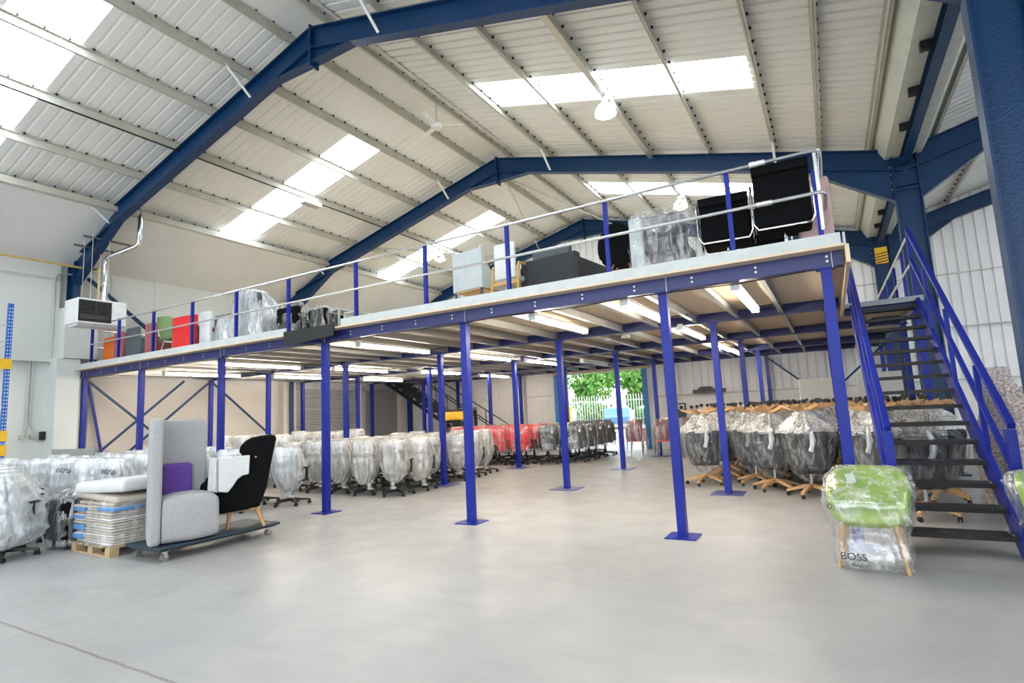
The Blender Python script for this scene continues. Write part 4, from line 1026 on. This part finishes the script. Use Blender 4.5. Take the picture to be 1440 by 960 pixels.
# ================================================================== FURNITURE ON THE DECK
def block_chair(x, y, m, lab, w=.5, h=.80, rz=0, sides=True, z=DZ, rnd_=.05, tilt=0, mside=None):
    t = thing('armchair', lab, 'armchair', (x,y,z), rz)
    b = MB(); b.rbox(-w/2,w/2,-.30,-.20,.10,h,rnd_,5); o=b.obj('backrest', m, t, 50)
    b = MB(); b.rbox(-w/2+.05,w/2-.05,-.21,.28,.12,.44,.05,4); b.obj('seat', m, t, 50)
    if sides:
        for s in (-1,1): b = MB(); b.rbox(s*w/2-.04,s*w/2+.04,-.27,.27,.10,.60,.035,4); b.obj('arm', mside or m, t, 50)
    for sx in (-1,1):
        for sy_ in (-1,1): b = MB(); b.cyl((sx*(w/2-.06),sy_*.2,0),(sx*(w/2-.06),sy_*.2,.12),.016); b.obj('leg', black, t)
    return t
block_chair(-15.4,7.2,dkred,'dark maroon armchair nearest the side wall on the mezzanine',.5,.76,0)
block_chair(-14.98,6.95,orangef,'orange rounded chair on the mezzanine under the heater',.5,.74,rnd_=.049)
block_chair(-14.42,6.9,pinkf,'dusty pink armchair between the orange and grey chairs upstairs',.42,.80,sides=False)
block_chair(-13.82,6.9,slate,'slate grey armchair on the mezzanine between two reddish ones',.52,.84)
block_chair(-13.15,6.95,pinkf,'rose red armchair between the slate and sage chairs upstairs',.42,.88,sides=False,mside=dkred)
block_chair(-12.7,7.35,dkred,'dark maroon armchair tucked behind the sage chair',.6,.78)
t = thing('shell_chair','sage green shell chair on thin chrome legs upstairs','chair',(-12.55,6.85,DZ),.2)
shell_obj(t, tub_mesh('shell', sage, .24,.22,.46,.50,.90,.62,.02,1.15,32), 'shell')
for sx,sy_ in ((1,1),(-1,1),(1,-1),(-1,-1)): b = MB(); b.tube([(sx*.1,sy_*.1,.46),(sx*.2,sy_*.2,0)],.009,6); b.obj('leg', chrome, t)
block_chair(-11.75,6.9,brred,'bright red square armchair on the mezzanine, largest red piece',.74,.84,.05,rnd_=.02,mside=dkred)
block_chair(-11.6,7.7,slate,'slate chair back showing above the bright red armchair',.7,.96)
block_chair(-11.08,6.95,mat('white_vinyl',(.75,.77,.77),.45),'white upholstered chair beside the bright red armchair',.36,.86,sides=False)
# film-wrapped upstairs pieces
def lump(x,y,prof,m,inner,lab,seed,nm='office_chair',rz=0,cat='chair',n=64):
    t = thing(nm,lab,cat,(x,y,DZ),rz)
    if inner:
        b = MB(); b.rbox(*inner[0],.05,4); b.obj('seat', inner[1], t, 50)
        b = MB(); b.rbox(*inner[2],.05,4); b.obj('backrest', inner[1], t, 50)
        b = MB(); b.cyl((0,0,0),(0,0,inner[0][4]+.02),.2,.05,12); b.obj('base', black, t)
    wrap(t, bag_mesh('plastic_wrap',prof,m,seed,n,jit=.02)); return t
lump(-10.75,7.1,[(.02,.3,-.3,.3,.06),(.25,.34,-.3,.3,.06),(.5,.3,-.3,.2,.1),(.72,.14,-.25,-.05,.2)],film_w,((-.25,.25,-.2,.25,.25,.4),palem,(-.25,.25,-.26,-.18,.35,.6)),'white bagged low chair with black arm upstairs',71)
lump(-9.85,7.05,[(.02,.5,-.4,.3,.07),(.3,.55,-.42,.35,.06),(.6,.52,-.4,.3,.08),(.85,.46,-.38,.15,.1),(1.08,.36,-.34,-.05,.14),(1.14,.16,-.3,-.15,.2)],film_w,((-.4,.4,-.25,.25,.3,.55),slate,(-.42,.42,-.32,-.22,.5,1.05)),'large armchair in billowing white plastic upstairs',72,'armchair',cat='armchair')
lump(-8.75,7.1,[(.02,.33,-.3,.3,.06),(.25,.36,-.3,.3,.06),(.5,.33,-.28,.2,.08),(.7,.24,-.22,.05,.12),(.78,.1,-.15,-.02,.2)],film_c,((-.3,.3,-.25,.25,.05,.55),blackf,(-.3,.3,-.27,-.15,.3,.66)),'black bagged seat right behind the hanging black board',73)
lump(-8.02,7.15,[(.02,.26,-.25,.25,.05),(.3,.28,-.26,.25,.05),(.5,.24,-.25,.1,.08),(.6,.12,-.2,.0,.15)],film_c,((-.24,.24,-.22,.22,.05,.45),blackf,(-.24,.24,-.24,-.14,.3,.54)),'smaller black bagged seat next to the hanging black board',74)
for k,(x,h) in enumerate(((-7.95+.15,.52),(-7.35,.42))):
    t = thing('side_table',['grey square table frame behind the small black seat','lower grey table frame next to the empty rail bay'][k],'table',(x,7.3,DZ),0,'grey table frames upstairs')
    b = MB(); b.box(-.16,.16,-.2,.2,h-.02,h); b.obj('tabletop', palem, t)
    for sx in (-1,1):
        for s_ in (-1,1): b = MB(); b.box(sx*.14-.015,sx*.14+.015,s_*.18-.015,s_*.18+.015,0,h-.02); b.obj('leg', galv, t)
# pale armchair
t = thing('armchair','pale blue-grey armchair on dark metal legs upstairs','armchair',(-4.70,7.3,DZ),-.15)
b = MB(); b.prism([(-.29,.40),(.29,.40),(.275,1.03),(-.275,1.03)],-.29,-.22,'y'); o=b.obj('backrest', palem, t); md=o.modifiers.new('soft','BEVEL'); md.width=.02; md.segments=3
b = MB(); b.rbox(-.26,.26,-.24,.3,.41,.50,.04,4); b.obj('seat', palem, t, 50)
for s in (-1,1):
    b = MB(); b.prism([(-.28,.40),(.3,.41),(.31,.68),(-.05,.70),(-.18,.80),(-.24,1.05),(-.28,1.07)],s*.29-.018,s*.29+.018,'x'); o=b.obj('arm', palem, t)
    b = MB(); b.bar((s*.27,-.26,0),(s*.27,-.26,.42),.03,.03,(0,1,0)); b.bar((s*.27,.26,0),(s*.27,.26,.42),.03,.03,(0,1,0)); b.obj('leg', slate, t)
b = MB(); b.box(-.27,.27,-.27,-.25,.38,.40); b.box(-.27,.27,-.2,.25,.385,.41); b.obj('under_frame', wood, t)
# light chair with yellow-wood legs
t = thing('armchair','white-backed chair with yellow wooden legs beside the pale armchair','armchair',(-3.98,7.2,DZ),-.1)
b = MB(); b.rbox(-.19,.19,-.28,-.22,.44,.99,.03,4); b.obj('backrest', mat('white_vinyl',(.75,.77,.77),.45), t, 50)
b = MB(); b.rbox(-.22,.22,-.22,.26,.40,.48,.03,4); b.obj('seat', palem, t, 50)
ylw = mat('yellow_wood',(.62,.38,.12),.45)
for s in (-1,1):
    b = MB(); b.tube([(s*.25,-.31,0),(s*.235,-.27,.42),(s*.235,-.24,.66),(s*.235,.2,.66)],[.022,.024,.02,.02],8); b.obj('leg', ylw, t, True)
    b = MB(); b.tube([(s*.24,.26,0),(s*.235,.2,.66)],.02,8); b.obj('leg', ylw, t, True)
b = MB(); b.bar((-.24,-.27,.38),(.24,-.27,.38),.03,.05); b.bar((-.24,.2,.38),(.24,.2,.38),.03,.05); b.obj('seat_rail', ylw, t)
# sofa
t = thing('sofa','charcoal two-seat sofa with white sled frame on the mezzanine','sofa',(-3.33,7.4,DZ),-.12)
b = MB(); b.rbox(-.47,.47,-.34,-.18,.16,.70,.03,4); b.obj('backrest', darkg, t, 50)
b = MB(); b.rbox(-.43,.43,-.2,.6,.16,.44,.04,4); b.obj('seat', darkg, t, 50)
for s in (-1,1): b = MB(); b.rbox(s*.45-.05,s*.45+.05,-.33,.62,.16,.62,.03,4); b.obj('arm', darkg, t, 50)
b = MB(); b.rbox(-.36,.30,-.20,-.08,.6,.88,.05,4); b.obj('back_cushion', slate, t, 50)
b = MB()
for x in (-.43,.43): b.box(x-.015,x+.015,-.36,-.33,0,.17); b.box(x-.015,x+.015,.35,.38,0,.17); b.box(x-.015,x+.015,-.36,.38,.155,.175)
b.box(-.43,.43,-.375,-.345,.145,.175); b.obj('sled_frame', white, t)
# black round back
t = thing('office_chair','black round-backed chair between the sofa and clear-wrapped chair','office chair',(-2.26,7.1,DZ),.1)
b = MB(); b.rings([sup(0,-.25-.03*math.sin(i/7*PI),w,.035,.36+.075*i,24,.7) for i,w in enumerate((.17,.245,.26,.26,.25,.225,.17,.08))]); b.obj('backrest', blackf, t, 50)
b = MB(); b.rbox(-.24,.24,-.2,.26,.38,.47,.04,4); b.obj('seat', blackf, t, 50)
for sx,sy_ in ((1,1),(-1,1),(1,-1),(-1,-1)): b = MB(); b.tube([(sx*.1,sy_*.1,.38),(sx*.24,sy_*.24,0)],.012,6); b.obj('leg', wood, t)
# clear wrapped chair
lump(-1.62,7.0,[(.02,.40,-.36,.3,.05),(.25,.44,-.38,.33,.04),(.5,.44,-.38,.25,.04),(.72,.42,-.37,.1,.04),(.87,.40,-.35,-.02,.05),(.92,.33,-.31,-.12,.08)],film_c,((-.3,.3,-.2,.25,.3,.45),darkg,(-.24,.3,-.28,-.18,.35,.84)),'dark chair in wide clear plastic beside the black executive chairs',75,'armchair',cat='armchair')
b = MB(); b.rbox(-.40,-.22,-.33,.1,.1,.84,.03,4); b.obj('side_panel', palem, [o for o in COL.objects if o.name.startswith('armchair') and abs(o.location.x+1.62)<.01][0], 50)
# executive chairs
def execchair(x,y,zt,w,rz,lab,zb):
    t = thing('executive_chair',lab,'office chair',(x,y,DZ),rz,'black executive chairs upstairs')
    b = MB(); b.rings([[(xx*(1+.0*i),yy-.07*(i/8),z_) for xx,yy,z_ in sup(0,-.24,w,.022,zb+(zt-zb)*i/8,24,.3)] for i in range(9)]); bk=b.obj('backrest', blackf, t, 50)
    b = MB(); b.rings([[(xx,yy,z_) for xx,yy,z_ in sup(0,-.335,w*1.02,.03,zt-.10+.05*i,20,.4)] for i in range(3)]); b.obj('head_roll', blackf, bk, 50)
    b = MB(); b.rbox(-w,w,-.2,.28,zb-.02,zb+.06,.03,4); b.obj('seat', blackf, t, 50)
    b = MB(); b.tube([(w+.03,-.24,zb+.5),(w+.03,-.27,zb+.05),(w-.02,-.28,zb-.03),(-w+.02,-.28,zb-.03),(-w-.03,-.27,zb+.05),(-w-.03,-.24,zb+.5)],.013,8); b.obj('chrome_frame', chrome, t, True)
    for s in (-1,1): b = MB(); b.tube([(s*(w+.03),-.24,zb+.5),(s*(w+.04),.1,zb+.26),(s*(w+.03),.2,zb)],.014,8); b.obj('armrest', chrome, t, True)
    b = MB(); b.cyl((0,0,.1),(0,0,zb),.028); b.obj('gas_column', chrome, t, True); star(t, black); return t
execchair(-.90,6.98,.87,.27,.08,'lower black leather executive chair with chrome frame upstairs',.38)
execchair(-.27,6.9,1.07,.28,.06,'tallest black leather executive chair at the mezzanine corner',.40)
execchair(-.6,7.7,.85,.26,.4,'black executive chair half hidden behind the two at the corner',.4)
t = thing('tub_chair','pale pink upholstered chair behind the tallest black executive chair','chair',(.02,7.35,DZ),0)
b = MB(); b.rbox(-.16,.2,-.3,-.2,.2,1.0,.049,4); b.obj('backrest', mat('pale_pink',(.6,.42,.4),.7), t, 50); b = MB(); b.rbox(-.16,.2,-.22,.2,.2,.42,.04,4); b.obj('seat', MATS['pale_pink'], t, 50)
for sx in (-1,1): b = MB(); b.cyl((sx*.14,0,0),(sx*.14,0,.22),.015); b.obj('leg', wood, t)

# ================================================================== FLOOR LEVEL BACKGROUND
# yellow truck behind bagged chairs
t = thing('forklift','yellow forklift parked behind the bagged chairs by the far stairs','forklift',(-11.0,15.6,0),.3)
b = MB(); b.rbox(-.5,.5,-.4,.5,.35,.95,.08,3); b.obj('body', yellow, t, 50)
b = MB(); b.rbox(-.48,.48,-.75,-.38,.3,1.1,.1,3); b.obj('counterweight', black, t, 50)
b = MB()
for x in (-.42,.42):
    for y in (-.4,.45): b.bar((x,y,.9),(x,y*.8,1.62),.05,.05,(0,1,0))
b.box(-.45,.45,-.35,.4,1.6,1.66); b.obj('overhead_guard', black, t)
b = MB(); b.rbox(-.42,.42,-.62,-.5,1.3,1.58,.03,3); b.obj('rear_panel', yellow, t, 50)
b = MB()
for x in (-.3,.3): b.box(x-.04,x+.04,.62,.7,.1,1.7)
b.obj('mast', black, t)
for x in (-.45,.45):
    for y in (-.45,.4): b = MB(); b.cyl((x-.08,y,.24),(x+.08,y,.24),.24,n=20); b.obj('wheel', black, t, True)
for x in (-.2,.2): b = MB(); b.box(x-.05,x+.05,.7,1.6,.06,.1); b.obj('fork', black, t)
# low wall items by the end wall
b = MB(); b.box(-3.9,-2.9,18.55,18.7,1.78,1.9); b.sphere((-3.5,18.6,1.92),(.25,.1,.08),12,6); props(b.obj('coat_pile', slate),'dark folded cloth lying on the end wall ledge','cloth')
t = thing('wall_cabinet','small dark control box on the end wall by the red stacks','control box',(-4.35,18.78,1.0))
b = MB(); b.rbox(-.14,.14,-.06,.05,0,.5,.01,2); b.obj('box_body', slate, t); b = MB(); b.box(-.1,.1,-.065,-.06,.3,.45); b.obj('label_plate', tagm, t)

# ================================================================== YARD OUTSIDE
b = MB(); b.box(-45,12,YE+.15,70,-.14,-.02); struct(b.obj('ground', asph))
fn_ = thing('palisade_fence','grey palisade fence across the yard outside','fence',(-6,41,0))
b = MB(); b.box(-30,2,-.03,.03,.5,.56); b.box(-30,2,-.03,.03,1.9,1.96); b.obj('fence_rail', galv, fn_)
x = -24.0; k = 0
pm = MB().prism([(-.035,0),(.035,0),(.035,2.3),(0,2.42),(-.035,2.3)],-.05,-.035,'y').mesh('paling', galv)
while x < -2 and k < 100:
    o = bpy.data.objects.new('paling', pm); COL.objects.link(o); o.parent = fn_; o.location = (x,0,0); x += .21; k += 1
r = random.Random(2)
for k,(x,y,h,w) in enumerate(((x_*1.28,y_*1.28,h_*1.15,w_*1.15) for x_,y_,h_,w_ in ((-24,38,7.5,3.6),(-19.5,36.5,6.5,3.2),(-15.5,39,8,3.6),(-11.5,36.5,6.0,3.2),(-8,39,7.5,3.4),(-22,34.5,2.2,2.0),(-17.5,34.3,1.9,2.0),(-13.5,34.2,2.3,2.0),(-9.5,34.3,1.8,1.8)))):
    tree_ = h > 4
    t = thing('tree' if tree_ else 'bush', ('leafy green tree behind the yard fence, %s in the line' if tree_ else 'low green bush at the yard fence, %s in the line') % ORD[k if tree_ else k-5], 'tree' if tree_ else 'bush', (x,y,0), 0, 'trees behind the yard fence' if tree_ else 'bushes at the yard fence')
    if tree_: b = MB(); b.tube([(0,0,0),(.1,0,h*.4),(0,.1,h*.7)],[.18,.13,.06],8); b.obj('trunk', trunkm, t, True)
    b = MB(); n_ = 4200 if tree_ else 1600
    cl = [(r.gauss(0,w*.3),r.gauss(0,w*.3),h*(.12+.78*r.random()) if tree_ else h*.5*r.random(),r.uniform(.3,.6)*w*.6) for _ in range(14)]
    for _ in range(n_):
        c = cl[r.randrange(14)]; d = Vector((r.gauss(0,1),r.gauss(0,1),r.gauss(0,1))).normalized()*c[3]*r.uniform(.6,1)
        p = Vector(c[:3])+d; p.z = max(.05,p.z); s = r.uniform(.14,.28); u = Vector((r.gauss(0,1),r.gauss(0,1),r.gauss(0,1))).normalized(); v = u.orthogonal().normalized()
        b.add([p-u*s,p+v*s*.6,p+u*s,p-v*s*.6],[(0,1,2,3)])
    b.obj('foliage', leafm, t)
def car(x,y,rz,m,lab):
    t = thing('car',lab,'car',(x,y,0),rz,'parked cars in the yard')
    b = MB(); b.prism([(-2,.35),(-2.05,.8),(-1.4,.92),(-.8,1.35),(.7,1.4),(1.3,.95),(2,.85),(2.05,.4)],-.82,.82,'y'); o=b.obj('body', m, t); md=o.modifiers.new('soft','BEVEL'); md.width=.08; md.segments=3
    b = MB(); b.prism([(-1.2,.95),(-.75,1.28),(.62,1.32),(1.12,.98)],-.835,.835,'y'); b.obj('side_windows', glassd, t)
    for xx in (-1.25,1.25):
        for yy in (-.78,.78): b = MB(); b.cyl((xx,yy-.1,.32),(xx,yy+.1,.32),.32,n=20); b.obj('wheel', black, t, True)
car(-13.1,37.2,1.92,carb,'blue car parked outside the loading door'); car(-16.9,37.2,1.92,carg,'silver car parked outside near the yellow bin')
t = thing('grit_bin','yellow storage bin outside the loading doorway','bin',(-14.2,31.0,0))
b = MB(); b.prism([(-.3,0),(.3,0),(.36,1.45),(-.36,1.45)],-.35,.35,'y'); b.obj('bin_body', yellow, t); b = MB(); b.rbox(-.4,.4,-.4,.4,1.45,1.6,.05,3); b.obj('lid', yellow, t)

# ================================================================== LIGHT
w = bpy.data.worlds.new('World'); scn.world = w; w.use_nodes = True; nt = w.node_tree
bg = nt.nodes['Background']
sk = nt.nodes.new('ShaderNodeTexSky'); sk.sky_type = 'HOSEK_WILKIE'; sk.turbidity = 6; sk.ground_albedo = .5
sk.sun_direction = (.3,-.5,.8)
mx = nt.nodes.new('ShaderNodeMix'); mx.data_type='RGBA'; mx.inputs['Factor'].default_value = .75
cs = [i for i in mx.inputs if i.type=='RGBA']; nt.links.new(sk.outputs[0], cs[0]); cs[1].default_value = (.9,.95,1,1)
nt.links.new([o for o in mx.outputs if o.type=='RGBA'][0], bg.inputs[0]); bg.inputs[1].default_value = 3.4
vs_ = scn.view_settings; vs_.view_transform = 'Standard'; vs_.look = 'None'; vs_.gamma = 1; vs_.exposure = .42; vs_.use_curve_mapping = False
scn.display_settings.display_device = 'sRGB'
cy = scn.cycles
cy.max_bounces = 7; cy.diffuse_bounces = 4; cy.glossy_bounces = 3; cy.transparent_max_bounces = 14; cy.transmission_bounces = 4
cy.use_denoising = True; cy.sample_clamp_indirect = 6; cy.caustics_reflective = False; cy.caustics_refractive = False
